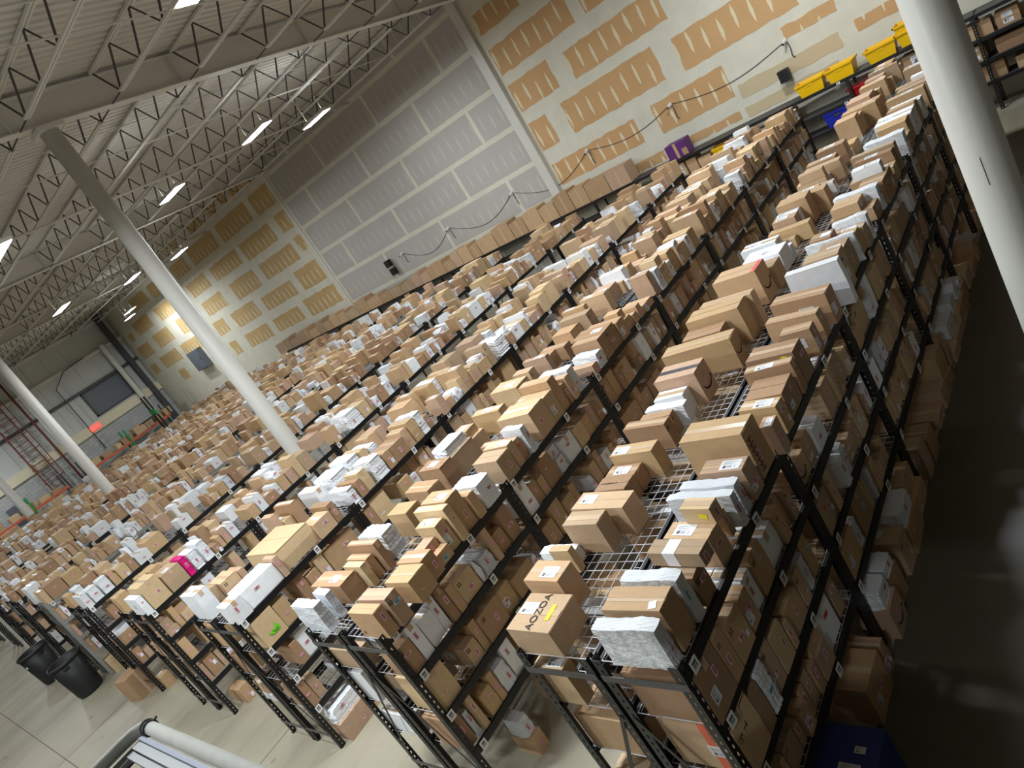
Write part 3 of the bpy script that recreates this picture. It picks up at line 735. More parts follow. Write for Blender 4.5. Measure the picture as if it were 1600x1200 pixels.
# --- meshes shared by the parcels
def carton_meshes(mat, nm, n=5):
    out = []
    for s_ in range(n):
        r_ = random.Random(s_ * 7 + 3); b = MB(); j = lambda a=0.012: r_.uniform(-a, a)
        tops = [(-0.5 + j(), -0.5 + j()), (0.5 + j(), -0.5 + j()), (0.5 + j(), 0.5 + j()), (-0.5 + j(), 0.5 + j())]
        bul = 0.012 if s_ % 2 else 0.0
        low = [(-0.5, -0.5), (0.5, -0.5), (0.5, 0.5), (-0.5, 0.5)]
        midp = [(x_ * (1 + bul * 2), y_ * (1 + bul * 2)) for x_, y_ in low]
        b.v = [(x_, y_, 0) for x_, y_ in low] + [(x_, y_, 0.5) for x_, y_ in midp] + [(x_, y_, 0.982) for x_, y_ in tops]
        b.f = [(3, 2, 1, 0), (8, 9, 10, 11)]
        for k in (0, 4):
            for q in range(4): b.f.append((k + q, k + (q + 1) % 4, k + 4 + (q + 1) % 4, k + 4 + q))
        b.m = [0] * len(b.f)
        lift = r_.uniform(0, 0.02)
        for sgn in (-1, 1):
            y0, y1 = (-0.5, -0.008) if sgn < 0 else (0.008, 0.5)
            i = len(b.v); e = lift if sgn > 0 else 0
            b.v += [(-0.498, y0, 0.984), (0.498, y0, 0.984), (0.498, y1, 0.984), (-0.498, y1, 0.984), (-0.498, y0, 1.0 + (e if sgn > 0 else 0)), (0.498, y0, 1.0 + (e if sgn > 0 else 0)), (0.498, y1, 1.0), (-0.498, y1, 1.0)]
            for f in ((4, 5, 6, 7), (0, 1, 5, 4), (1, 2, 6, 5), (2, 3, 7, 6), (3, 0, 4, 7)): b.f.append(tuple(i + k for k in f)); b.m.append(0)
        out.append(b.mesh(nm, [mat]))
    return out
CART = [carton_meshes(mm, 'carton') for mm in M_K]
WBOX = carton_meshes(M_WHITEBOX, 'white_carton')
KBOX = [carton_meshes(mm, 'colour_carton', 1)[0] for mm in (M_PINKBOX, M_BLUEBOX, M_RED, M_PURPLE)]
def puff_meshes(mat, nm, n=4):
    out = []
    for s_ in range(n):
        r_ = random.Random(s_ + 40); bm = bmesh.new()
        bmesh.ops.create_cube(bm, size=1.0); bmesh.ops.subdivide_edges(bm, edges=bm.edges[:], cuts=11, use_grid_fill=True)
        ph = [r_.uniform(0, 6.28) for _ in range(8)]
        for v in bm.verts:
            x, y, z = v.co
            ax, ay, az = abs(x) * 2, abs(y) * 2, abs(z) * 2
            wr = 0.010 * math.sin(9 * x + ph[0] + 3 * z) + 0.010 * math.sin(13 * z + ph[1] + 5 * x) + 0.008 * math.sin(27 * x - 21 * y + ph[2]) + 0.008 * math.sin(35 * z + 29 * x + ph[3]) + r_.uniform(-0.008, 0.008)
            taper = 1 - max(0, z) * (0.18 + 0.1 * (s_ % 2))
            ear = 0.03 if ax > 0.99 and az > 0.99 else 0.0
            v.co = Vector((x * (1 + wr) * (1 + ear) - 0.02 * ay * ay * x, y * taper * (1 + wr * 3) * (1 - 0.10 * ax ** 6), z * (1 + wr * 0.8) + 0.5 + (0.02 * math.sin(6 * x + ph[4]) - 0.03 * ax ** 4 if z > 0.3 else 0)))
        mz = min(v.co.z for v in bm.verts)
        for v in bm.verts: v.co.z -= mz
        me = bpy.data.meshes.new(nm); bm.to_mesh(me); bm.free(); me.materials.append(mat)
        out.append(me)
    return out
PUFF = [puff_meshes(mm, 'mailer') for mm in M_POLY]
PUFF_MAG = puff_meshes(M_MAG, 'gift_bag', 1)[0]
S_TAPE = slab(M_TAPE); S_SHIP = slab(M_SHIP); S_PINK = slab(M_PINK); S_CYAN = slab(M_CYANSLIP); S_REDS = slab(M_REDSLIP); S_WS = slab(M_WHITESLIP); S_YT = slab(M_YELTAG); S_BT = slab(M_BLACKTAPE); S_OT = slab(M_ORTAPE)
def smile_mesh():
    b = MB(); n = 16; r_ = 0.5; pts = []
    for i in range(n + 1):
        a = PI * (1.14 + 0.72 * i / n); t_ = 0.035 * math.sin(PI * i / n) + 0.012
        pts.append(((r_ + t_) * math.cos(a), (r_ + t_) * math.sin(a), (r_ - t_) * math.cos(a), (r_ - t_) * math.sin(a)))
    for p, q in zip(pts, pts[1:]): b.quad([(0, p[0], p[1]), (0, q[0], q[1]), (0, q[2], q[3]), (0, p[2], p[3])])
    e = pts[-1]; ex, ez = (e[0] + e[2]) / 2, (e[1] + e[3]) / 2
    b.quad([(0, ex - 0.10, ez + 0.02), (0, ex + 0.05, ez + 0.10), (0, ex + 0.03, ez - 0.08)])
    v = list(b.v); f = list(b.f); n0 = len(v)
    b.v += [(0.002, y_, z_) for _, y_, z_ in v]; b.f += [tuple(reversed([i + n0 for i in q])) for q in f]; b.m += [0] * len(f)
    return b.mesh('curved_arrow', [M_INK])
SMILE = smile_mesh()
def mark_mesh():                      # two upward arrows over a bar, as printed on shipping cartons
    b = MB()
    for cx in (-0.28, 0.28):
        b.box((cx - 0.07, -0.3, 0), (cx + 0.07, 0.15, 0.0012)); b.quad([(cx - 0.2, 0.12, 0.0012), (cx + 0.2, 0.12, 0.0012), (cx, 0.45, 0.0012)])
    b.box((-0.5, -0.5, 0), (0.5, -0.38, 0.0012)); return b.mesh('print_mark', [M_INK])
MARK = mark_mesh()
def text_mesh(s_, mat, size=0.1):
    cu = bpy.data.curves.new('t', 'FONT'); cu.body = s_; cu.size = size; cu.extrude = 0.0006; cu.align_x = 'CENTER'; cu.align_y = 'CENTER'; cu.resolution_u = 3
    o = bpy.data.objects.new('t', cu); C.objects.link(o); dg = bpy.context.evaluated_depsgraph_get()
    me = bpy.data.meshes.new_from_object(o.evaluated_get(dg)); C.objects.unlink(o); bpy.data.objects.remove(o)
    me.materials.clear(); me.materials.append(mat); return me

def print_mesh(n, L, H, mat):            # a line of worn, unreadable print: upright strokes of uneven height
    b = MB(); r_ = random.Random(n)
    for q in range(n):
        x0 = -L / 2 + L * q / n; hh = H * r_.uniform(0.6, 1.0)
        b.box((x0, -hh / 2, 0), (x0 + L / n * 0.32, hh / 2, 0.0012))
        if r_.random() < 0.6: b.box((x0 + L / n * 0.32, -hh / 2 + H * 0.2, 0), (x0 + L / n * 0.8, -hh / 2 + H * 0.42, 0.0012))
    return b.mesh('print', [mat])
# --- choose which ones are objects of their own
def take(kind, n):
    c_ = sorted([i for i in ITEMS if i['kind'] == kind], key=lambda i: -i['area']); return c_[:n]
SOLO = take('c', 298) + take('m', 90) + take('w', 60) + [i for i in ITEMS if i['kind'] in 'kpg' and i['area'] > 60][:30]
solo_ids = {id(i) for i in SOLO}
NUM = ORD + ['fourteenth', 'fifteenth', 'sixteenth', 'seventeenth', 'eighteenth', 'nineteenth', 'twentieth']
TENS = {2: 'twenty', 3: 'thirty', 4: 'forty', 5: 'fifty', 6: 'sixty', 7: 'seventy', 8: 'eighty', 9: 'ninety'}
TENTH = {3: 'thirtieth', 4: 'fortieth', 5: 'fiftieth', 6: 'sixtieth', 7: 'seventieth', 8: 'eightieth', 9: 'ninetieth'}
def ordinal(n):
    if n <= 20: return NUM[n - 1]
    t_, u = divmod(n, 10)
    return TENTH[t_] if u == 0 else TENS[t_] + '-' + ORD[u - 1]
SHELFW = ['top shelf', 'second shelf', 'third shelf', 'lowest shelf', 'floor']
def look(it):
    if it['kind'] == 'm': return ['white poly mailer', 'grey poly mailer', 'shiny white bag'][it['tone'] % 3]
    if it['kind'] == 'w': return 'white box'
    if it['kind'] == 'g': return 'magenta gift bag'
    if it['kind'] in 'kp': return 'coloured carton'
    w_, d_, h_ = it['w'], it['d'], it['h']
    if h_ > 0.32: s_ = 'tall'
    elif d_ < 0.11: s_ = 'thin'
    elif w_ * d_ * h_ > 0.03: s_ = 'big'
    elif h_ < 0.15: s_ = 'flat'
    else: s_ = 'plain'
    return s_ + ' brown carton'
def label_of(it):
    side = 'right' if it['side'] == 0 else 'left'
    where = '%s side of %s, %s rack' % (side, SHELFW[it['lev']], ORD[it['row']])
    if it['lev'] == 4: where = 'under the %s side of %s rack' % (side, ORD[it['row']])
    if it['stacked']: return '%s stacked on %s parcel from front, %s' % (look(it), ordinal(it['seq']), where)
    return '%s, %s parcel from front, %s' % (look(it), ordinal(it['seq']), where)
SPECIAL = {'P1': 'bright magenta bag beside white bags on the fourth rack', 'F1': 'carton printed From: with orange tape on its end, first rack', 'G1': 'open brown carton with green leaf print on the third rack',
           'B1': 'kraft carton with black marker letters and yellow sticker at first rack end', 'A1': 'big kraft carton with torn white sticker between two shiny white bags',
           'A1b': 'shiny white bag at the very front of the first rack', 'A10': 'big yellowish carton with brown printed lettering beside the first rack post',
           'B15': 'widest kraft carton with curved arrow on its end, first rack', 'B14': 'kraft carton with dark printed tape and curved arrow, first rack',
           'A6': 'small shiny taped carton with yellow tag on top of another', 'A4': 'flat carton with broad white wrap band across it',
           'A9': 'low carton with large white shipping label beside white mailers', 'R3big': 'huge kraft carton near the front of the third rack',
           'R2a': 'white bagged box at the front left corner of the second rack', 'B20': 'pinkish carton with curved arrow and red tape, first rack',
           'A20': 'white mailer hanging over the beam edge', 'A2': 'shiny white mailer behind the big bagged carton'}
from collections import OrderedDict
seen_labels = {}
def slip(o, mesh, pos, rot, wd, ht, name, sx, sy, sz, iz):
    # pos in metres inside the parcel; parents are scaled, so undo that scale
    c = link(name, mesh, o)
    c.matrix_parent_inverse = Matrix.Diagonal((1 / sx, 1 / sy, 1 / sz, 1))
    c.location = pos; c.rotation_euler = rot; c.scale = (wd, ht, iz)
    return c
def make(it):
    kd = it['kind']; w_, d_, h_ = it['w'], it['d'], it['h']; rs = random.Random(int(it['x'] * 977 + it['y'] * 3331 + it['z'] * 71)); nm = it['name']
    S = dict(sx=w_, sy=d_, sz=h_)
    if kd == 'c': o = link('cardboard_box', rs.choice(CART[it['tone']])); cat = 'box'; grp = 'cardboard boxes on the racks'
    elif kd == 'w': o = link('white_box', rs.choice(WBOX)); cat = 'box'; grp = 'white boxes on the racks'
    elif kd == 'm':
        o = link('mailer_bag', rs.choice(PUFF[2 if nm in ('A1b', 'A2') else it['tone'] % 2])); it['tone'] = 2 if nm in ('A1b', 'A2') else it['tone'] % 2; cat = 'bag'; grp = 'poly mailers on the racks'
    elif kd == 'g': o = link('gift_bag', PUFF_MAG); cat = 'bag'; grp = 'coloured cartons on the racks'
    else: o = link('printed_carton', KBOX[0] if kd == 'p' else KBOX[it['tone'] % 4]); cat = 'box'; grp = 'coloured cartons on the racks'
    o.location = (it['x'], it['y'], it['z']); o.rotation_euler = (0, 0, it['yaw']); o.scale = (w_, d_, h_)
    lb = SPECIAL.get(nm) or label_of(it)
    tag(o, lb, cat, grp)
    if it['area'] < 260: return o
    fx = w_ / 2 * (1.0 if kd != 'm' else 0.985)
    eps = 0.0025 if kd != 'm' else 0.006
    if kd in 'cw' :
        top = h_ + 0.0012
        if nm == 'B14': slip(o, S_BT, (0, 0, top), (0, 0, 0), w_ * 0.99, 0.06, 'tape', iz=0.002, **S)
        elif nm == 'A4': slip(o, S_WS, (-0.03, 0, top), (0, 0, 0), 0.09, d_ * 1.0, 'wrap_band', iz=0.002, **S); slip(o, S_WS, (-0.03, -d_ / 2 - 0.001, h_ / 2), (PI / 2, 0, 0), 0.09, h_, 'wrap_band', iz=0.002, **S)
        elif d_ > 0.07 and rs.random() < 0.8:
            tw = min(0.05, d_ * 0.5)
            if rs.random() < 0.6: slip(o, S_TAPE, (fx + 0.0012, 0, h_ - 0.035), (PI / 2, 0, PI / 2), tw, 0.07, 'tape_end', iz=0.0016, **S)
            slip(o, S_TAPE, (0, 0, top), (0, 0, 0), w_ * 0.985, min(0.05, d_ * 0.5), 'tape', iz=0.0016, **S)
        ls = min(0.10, d_ * 0.75)
        if ((rs.random() < 0.3 and nm not in SPECIAL) or nm in ('B2', 'B6', 'B9', 'A9', 'B1')) and ls > 0.05:
            lw = min(0.15, w_ * 0.5)
            if nm == 'A9': px_ = w_ * 0.18
            elif nm in ('B1', 'B6', 'B9'): px_ = -w_ * 0.27
            else: px_ = rs.uniform(-0.2, 0.2) * w_
            slip(o, S_SHIP, (px_, rs.uniform(-0.1, 0.1) * d_, top + 0.0012), (0, 0, rs.uniform(-0.06, 0.06)), lw, ls, 'shipping_label', iz=0.0014, **S)
        elif rs.random() < 0.12 and nm not in SPECIAL: slip(o, S_SHIP, (rs.uniform(-0.15, 0.15) * w_, -d_ / 2 - eps, h_ * 0.55), (PI / 2, 0, 0), min(0.14, w_ * 0.5), min(0.09, h_ * 0.6), 'shipping_label', iz=0.0014, **S)
    if kd == 'c' and it['area'] > 900 and rs.random() < 0.4 and nm not in ('B1', 'F1', 'G1', 'A10'):
        mk = link('printed_mark', MARK, o); mk.matrix_parent_inverse = Matrix.Diagonal((1 / w_, 1 / d_, 1 / h_, 1)); q = min(0.045, d_ * 0.3, h_ * 0.25)
        if rs.random() < 0.5: mk.location = (-w_ * 0.36, -d_ / 2 - 0.002, h_ * 0.22); mk.rotation_euler = (PI / 2, 0, 0)
        else: mk.location = (fx + 0.002, -d_ * 0.3, h_ * 0.8); mk.rotation_euler = (PI / 2, 0, PI / 2)
        mk.scale = (q, q, 1)
    # slips on the aisle face
    if it['side'] == 0 and d_ > 0.045 and nm not in ('B14', 'B15', 'F1', 'G1'):
        u = rs.random(); sm = S_PINK if u < 0.94 else S_CYAN if u < 0.975 else S_REDS
        sw, sh = 0.036, 0.076
        if rs.random() < 0.5 and d_ > 0.12: sw, sh = sh, sw
        sw = min(sw, d_ * 0.6)
        z_ = h_ * rs.uniform(0.35, 0.7)
        slip(o, sm, (fx + eps, rs.uniform(-0.15, 0.15) * d_, z_), (PI / 2, 0, PI / 2), sw, sh, 'stock_slip', iz=0.0016, **S)
        if kd == 'c' and rs.random() < 0.24 and d_ > 0.12: slip(o, S_SHIP, (fx + eps, -0.2 * d_, h_ * 0.4), (PI / 2, 0, PI / 2), 0.07, 0.1, 'shipping_label', iz=0.0014, **S)
        if kd == 'c' and rs.random() < 0.12: slip(o, S_WS, (fx + eps, 0.28 * d_, h_ * 0.3), (PI / 2, 0, PI / 2), 0.03, 0.045, 'white_sticker', iz=0.0014, **S)
    if kd == 'c' and (nm in ('B14', 'B15', 'B20') or (it['side'] == 0 and d_ > 0.16 and rs.random() < 0.03)):
        k = min(d_ * 0.8, h_ * 0.75)
        c = link('curved_arrow', SMILE, o); c.matrix_parent_inverse = Matrix.Diagonal((1 / w_, 1 / d_, 1 / h_, 1)); c.location = (fx + 0.0025, 0, h_ * 0.62); c.scale = (1, k, k)
    if nm == 'B1':
        tm = text_mesh('AOZOA', M_INK, 0.085)
        c = link('marker_lettering', tm, o); c.matrix_parent_inverse = Matrix.Diagonal((1 / w_, 1 / d_, 1 / h_, 1)); c.location = (0.0, 0, h_ + 0.004); c.rotation_euler = (0, 0, PI / 2)
        slip(o, S_YT, (0.11, 0.0, h_ + 0.003), (0, 0, 0.05), 0.035, 0.13, 'yellow_sticker', iz=0.0014, **S)
    if nm == 'A10':
        tm = print_mesh(7, 0.3, 0.085, M_BROWNINK)
        c = link('printed_lettering', tm, o); c.matrix_parent_inverse = Matrix.Diagonal((1 / w_, 1 / d_, 1 / h_, 1)); c.location = (fx + 0.003, -0.06, h_ * 0.42); c.rotation_euler = (PI / 2, PI / 2, PI / 2)
    if nm == 'F1':
        tm = text_mesh('From:', M_INK, 0.07)
        c = link('printed_lettering', tm, o); c.matrix_parent_inverse = Matrix.Diagonal((1 / w_, 1 / d_, 1 / h_, 1)); c.location = (fx + 0.003, -0.09, h_ * 0.52); c.rotation_euler = Matrix(((0, 0, 1), (0, 1, 0), (-1, 0, 0))).to_euler()
        tm = text_mesh('To:', M_INK, 0.07)
        c = link('printed_lettering', tm, o); c.matrix_parent_inverse = Matrix.Diagonal((1 / w_, 1 / d_, 1 / h_, 1)); c.location = (fx + 0.003, -0.015, h_ * 0.62); c.rotation_euler = Matrix(((0, 0, 1), (0, 1, 0), (-1, 0, 0))).to_euler()
        slip(o, S_OT, (0.06, -d_ / 2 - 0.002, h_ * 0.5), (PI / 2, 0, 0), 0.055, h_, 'orange_tape', iz=0.0014, **S); slip(o, S_OT, (0.06, 0, h_ + 0.003), (0, 0, 0), 0.055, d_ * 0.98, 'orange_tape', iz=0.0014, **S)
        slip(o, S_SHIP, (0.08, -d_ / 2 - 0.004, h_ * 0.42), (PI / 2, 0, 0), 0.13, 0.09, 'shipping_label', iz=0.0014, **S)
    if nm == 'G1':
        b = MB()
        for q in range(6):
            a = 0.25 + q * 0.5; ln = 0.05 + 0.03 * (q % 3); cy, cz = 0.02, -0.10; dy, dz = math.cos(a) * ln, math.sin(a) * ln
            b.quad([(0, cy, cz), (0, cy + dy * 0.5 - dz * 0.2, cz + dz * 0.5 + dy * 0.2), (0, cy + dy, cz + dz), (0, cy + dy * 0.5 + dz * 0.2, cz + dz * 0.5 - dy * 0.2)])
            b.quad([(0.002, p_[1], p_[2]) for p_ in b.v[-4:]])
        c = link('leaf_print', b.mesh('leaf_print', [M_LEAF]), o); c.matrix_parent_inverse = Matrix.Diagonal((1 / w_, 1 / d_, 1 / h_, 1)); c.location = (fx + 0.003, 0.02, h_ * 0.5)
    if nm == 'A6': slip(o, S_YT, (0.04, -d_ / 2 - 0.002, h_ * 0.5), (PI / 2, 0.2, 0), 0.06, 0.035, 'yellow_sticker', iz=0.0014, **S)
    if nm == 'A15': slip(o, S_YT, (0.12, -d_ / 2 - 0.002, h_ * 0.86), (PI / 2, 0, 0), 0.05, 0.04, 'yellow_sticker', iz=0.0014, **S)
    if nm == 'A1': slip(o, S_WS, (0.14, -0.05, h_ + 0.002), (0, 0, 0.3), 0.05, 0.06, 'torn_sticker', iz=0.0014, **S)
    if nm == 'B20': slip(o, S_REDS, (fx - 0.03, 0, h_ + 0.003), (0, 0, 0), 0.05, d_, 'red_tape', iz=0.0014, **S)
    if nm == 'B7':
        tm = print_mesh(8, 0.16, 0.02, M_INK)
        c = link('printed_lettering', tm, o); c.matrix_parent_inverse = Matrix.Diagonal((1 / w_, 1 / d_, 1 / h_, 1)); c.location = (-0.03, 0.0, h_ + 0.004)
    return o
for it in SOLO: make(it)
# one printed "From:" carton faces the aisle on the second shelf of the first rack
# one printed carton faces the aisle on the second shelf of the first rack
fr = [i for i in SOLO if i['row'] == 0 and i['side'] == 0 and i['lev'] == 1 and i['kind'] == 'c' and not i['stacked']]

# --- the remaining parcels: one joined object per kind
def joined(name, kinds, label, cat, mats, seed):
    rs = random.Random(seed); b = MB(); c, = (0,)
    for it in ITEMS:
        if id(it) in solo_ids or it['kind'] not in kinds: continue
        w_, d_, h_ = it['w'] / 2, it['d'] / 2, it['h']; ca, sa = math.cos(it['yaw']), math.sin(it['yaw'])
        T = lambda x, y, z: (it['x'] + ca * x - sa * y, it['y'] + sa * x + ca * y, it['z'] + z)
        kd = it['kind']; mi = it['tone'] if kd == 'c' else it['tone'] % 4 if kd in 'kp' else 0
        j = lambda: rs.uniform(-0.006, 0.006) if kd != 'm' else rs.uniform(-0.02, 0.02)
        if kd == 'm':
            e = 0.82
            lo = [T(-w_, -d_ * e, 0), T(w_, -d_ * e, 0), T(w_, d_ * e, 0), T(-w_, d_ * e, 0)]
            mid = [T(-w_ * 0.98 + j(), -d_ + j(), h_ * 0.5), T(w_ * 0.98 + j(), -d_ + j(), h_ * 0.5), T(w_ * 0.98 + j(), d_ + j(), h_ * 0.5), T(-w_ * 0.98 + j(), d_ + j(), h_ * 0.5)]
            hi = [T(-w_ * 0.94 + j(), -d_ * 0.7 + j(), h_ * 0.96 + j()), T(w_ * 0.94 + j(), -d_ * 0.7 + j(), h_ + j()), T(w_ * 0.94 + j(), d_ * 0.7 + j(), h_ + j()), T(-w_ * 0.94 + j(), d_ * 0.7 + j(), h_ * 0.96 + j())]
            i = len(b.v); b.v += lo + mid + hi
            for k in (0, 4):
                for q in range(4): b.f.append((i + k + q, i + k + (q + 1) % 4, i + k + 4 + (q + 1) % 4, i + k + 4 + q)); b.m.append(mi)
            b.f += [(i + 3, i + 2, i + 1, i), (i + 8, i + 9, i + 10, i + 11)]; b.m += [mi, mi]
        else:
            i = len(b.v)
            b.v += [T(-w_, -d_, 0), T(w_, -d_, 0), T(w_, d_, 0), T(-w_, d_, 0), T(-w_ + j(), -d_ + j(), h_), T(w_ + j(), -d_ + j(), h_), T(w_ + j(), d_ + j(), h_), T(-w_ + j(), d_ + j(), h_)]
            for f in ((3, 2, 1, 0), (4, 5, 6, 7), (0, 1, 5, 4), (1, 2, 6, 5), (2, 3, 7, 6), (3, 0, 4, 7)): b.f.append(tuple(i + k for k in f)); b.m.append(mi)
            if it['d'] > 0.1 and rs.random() < 0.5:
                e = min(0.024, d_ * 0.4); z = h_ + 0.003; b.quad([T(-w_, -e, z), T(w_, -e, z), T(w_, e, z), T(-w_, e, z)], len(mats) - 1)
            if it['d'] > 0.1 and rs.random() < 0.25:
                e = min(0.05, d_ * 0.7); cx = rs.uniform(-0.3, 0.3) * it['w']; z = h_ + 0.004; b.quad([T(cx - 0.05, -e, z), T(cx + 0.05, -e, z), T(cx + 0.05, e, z), T(cx - 0.05, e, z)], len(mats) - 2)
        if it['side'] == 0 and it['d'] > 0.05:
            zc = h_ * rs.uniform(0.35, 0.7); sw, sh = rs.choice(((0.016, 0.032), (0.03, 0.016))); sw = min(sw, d_ * 0.6); xx = w_ + (0.003 if kd != 'm' else 0.004)
            b.quad([T(xx, -sw, zc - sh), T(xx, sw, zc - sh), T(xx, sw, zc + sh), T(xx, -sw, zc + sh)], len(mats) - 3)
            if rs.random() < 0.2 and it['d'] > 0.11: b.quad([T(xx, d_ * 0.1, zc - 0.09), T(xx, d_ * 0.1 + 0.05, zc - 0.09), T(xx, d_ * 0.1 + 0.05, zc - 0.02), T(xx, d_ * 0.1, zc - 0.02)], len(mats) - 2)
    o = b.build(name, mats); tag(o, label, cat); o['kind'] = 'stuff'
    return o
M_PINKFLAT = plain('pink_slip_far', (212, 150, 160), 0.5, 0, 0.1, 30)
JM = [M_PINKFLAT, M_WHITESLIP, M_TAPE]
joined('parcels', 'c', 'countless brown cartons packed on the far rack shelves', 'boxes', M_K + JM, 1)
joined('mailers', 'm', 'white poly mailers tucked among the far cartons', 'bags', [M_POLY[0]] + JM, 2)
joined('white_parcels', 'wkp', 'white and coloured boxes tucked among the far cartons', 'boxes', [M_WHITEBOX, M_WHITEBOX, M_RED, M_PURPLE] + JM, 3)

# printed carton with "From:" lettering: the carton at the front of the second shelf of the first rack
o = empty('blue_carton', (0.06, 0.72, 0)); tag(o, 'dark blue printed carton on the floor under the first rack front', 'box')
b = MB(); b.box((-0.26, -0.2, 0), (0.26, 0.2, 0.42)); b.build('carton_body', M_BLUEBOX, o)
b = MB(); b.box((0.02, -0.17, 0.42), (0.16, -0.08, 0.4215)); b.build('shipping_label', M_SHIP, o); b = MB(); b.box((0.1, 0.0, 0.42), (0.17, 0.05, 0.4215)); b.build('white_panel', M_SHIP, o)
# ------------------------------------------------------------------ rack along the back wall
YB = 15.78
bk = empty('wall_rack', (0, YB, 0)); tag(bk, 'long black rack standing along the back wall behind all parcel rows', 'rack')
BW = 2.44; xs = [4.9 - BW * k for k in range(0, 15)]
b = MB(); b.box((-0.012, -BW + 0.01, -0.068), (0.012, 0, 0)); 
b = MB(); b.box((-BW + 0.01, -0.012, -0.068), (0, 0.012, 0)); BBM = b.mesh('shelf_beam', [M_BLACK])
b = MB(); b.box((-BW + 0.02, 0.0, -0.016), (-0.01, 0.6, -0.004)); BSH = b.mesh('shelf_panel', [M_DARKSTEEL])
BL = [1.98, 1.5, 1.06, 0.62]
for k, x in enumerate(xs):
    for yy, sy in ((0, 1), (0.62, -1)):
        link('upright', P_BLK, bk, (x, yy, 0), None, (1, sy, 0.963))
    if k < len(xs) - 1:
        for l, z in enumerate(BL):
            if l > 1 and x < -4: continue
            link('shelf_beam', BBM, bk, (x - 0.005, 0, z)); link('shelf_beam', BBM, bk, (x - 0.005, 0.62, z)); link('shelf_panel', BSH, bk, (x, 0.01, z))
            if x > -9: link('shelf_label', S_SHELF, bk, (x - 0.2, -0.014, z - 0.034), (PI / 2, 0, 0), (0.08, 0.055, 0.004))
def bigbox(x, y, z, w_, d_, h_, tone, label, yaw=0, tape=True, grp='large cartons on the wall rack'):
    o = link('large_carton', CART[tone][int(abs(x) * 7) % 5]); o.location = (x, y, z); o.rotation_euler = (0, 0, yaw); o.scale = (w_, d_, h_)
    tag(o, label, 'box', grp); S = dict(sx=w_, sy=d_, sz=h_)
    if tape:
        slip(o, S_TAPE, (0, 0, h_ + 0.0012), (0, 0, PI / 2), d_ * 0.98, 0.06, 'tape', iz=0.002, **S)
        slip(o, S_TAPE, (0, -d_ / 2 - 0.0015, h_ * 0.5), (PI / 2, PI / 2, 0), h_ * 0.96, 0.05, 'tape', iz=0.002, **S)
    return o
rg = random.Random(9)
x = -8.35; n = 0
while x > -29:
    n += 1
    w_ = rg.uniform(0.55, 0.85) if x > -14 else rg.uniform(0.4, 0.9)
    h_ = rg.uniform(0.48, 0.62) if x > -14 else rg.uniform(0.35, 0.6)
    bigbox(x - w_ / 2, YB + 0.3, 1.99, w_, 0.55, h_, rg.choice((0, 4, 6, 1)), '%s large carton from the right in the line on the wall rack' % ordinal(n))
    if x > -20 and rg.random() < 0.12: x -= 0.35
    x -= w_ + 0.03
def tote(x, y, z, mat, label, yaw=0, w_=0.62, d_=0.42, h_=0.3, grp='plastic totes'):
    o = empty('plastic_tote', (x, y, z), yaw); tag(o, label, 'tote', grp)
    b = MB(); a, c = w_ / 2, d_ / 2; i = 0; k = 0.82; t_ = 0.012
    lo = [(-a * k, -c * k), (a * k, -c * k), (a * k, c * k), (-a * k, c * k)]; hi = [(-a, -c), (a, -c), (a, c), (-a, c)]
    b.v = [(p[0], p[1], 0) for p in lo] + [(p[0], p[1], h_) for p in hi] + [(p[0] * 0.95, p[1] * 0.95, h_) for p in hi] + [(p[0] * 0.95, p[1] * 0.95, 0.012) for p in lo]
    b.f = [(3, 2, 1, 0), (12, 13, 14, 15)] + [(q, (q + 1) % 4, 4 + (q + 1) % 4, 4 + q) for q in range(4)] + [(4 + q, 4 + (q + 1) % 4, 8 + (q + 1) % 4, 8 + q) for q in range(4)] + [(8 + q, 8 + (q + 1) % 4, 12 + (q + 1) % 4, 12 + q) for q in range(4)]
    b.m = [0] * len(b.f); b.build('tub', mat, o)
    b = MB()
    for s_ in (-1, 1):
        b.box((-a - 0.018, s_ * (c + 0.006) - 0.012, h_ - 0.035), (a + 0.018, s_ * (c + 0.006) + 0.012, h_ + 0.004))
        b.box((s_ * (a + 0.006) - 0.012, -c - 0.018, h_ - 0.035), (s_ * (a + 0.006) + 0.012, c + 0.018, h_ + 0.004))
    b.build('rim', mat, o)
    b = MB(); b.box((-0.07, -c * 0.93 - 0.012, h_ * 0.66), (0.07, -c * 0.93 + 0.01, h_ * 0.8)); b.build('handle_grip', M_DARKSTEEL if mat is M_BLUE else mat, o)
    return o
tote(-3.2, YB + 0.22, 1.98, M_YEL, 'yellow tote on the wall rack, left one of the tilted pair nearer the pilaster', 0.05)
tote(-2.52, YB + 0.24, 1.98, M_YEL, 'yellow tote on the wall rack, right one of the pair with labels below', -0.05)
tote(-1.66, YB + 0.22, 1.98, M_YEL, 'yellow tote on the wall rack, left one beside the white column', 0.05)
tote(-1.02, YB + 0.26, 2.0, M_YEL, 'yellow tote on the wall rack, heaped one closest to the white column', 0.0)
tote(-1.0, YB + 0.26, 2.16, M_YEL, 'yellow tote nested on another yellow tote beside the white column', 0.0)
tote(-2.9, YB + 0.2, 1.06, M_BLUE, 'blue tote with a white sheet stuck on its front', 0, 0.6, 0.4, 0.36)
tote(-2.15, YB + 0.29, 1.5, M_RED, 'red tote on the upper wall rack shelf beyond the brown cartons', 0, 0.8, 0.4, 0.2)
tote(-2.2, YB + 0.29, 0.62, M_RED, 'red tote on the low wall rack shelf under the blue tote', 0, 0.8, 0.4, 0.2)
tote(1.15, YB + 0.25, 1.5, M_YEL, 'yellow tote on the dark shelves past the white column', 0, 0.6, 0.4, 0.32)
tote(-5.62, YB - 0.05, 1.5, M_YEL, 'yellow tote showing among cartons at the end of the second rack', 0.2, 0.4, 0.4, 0.36)
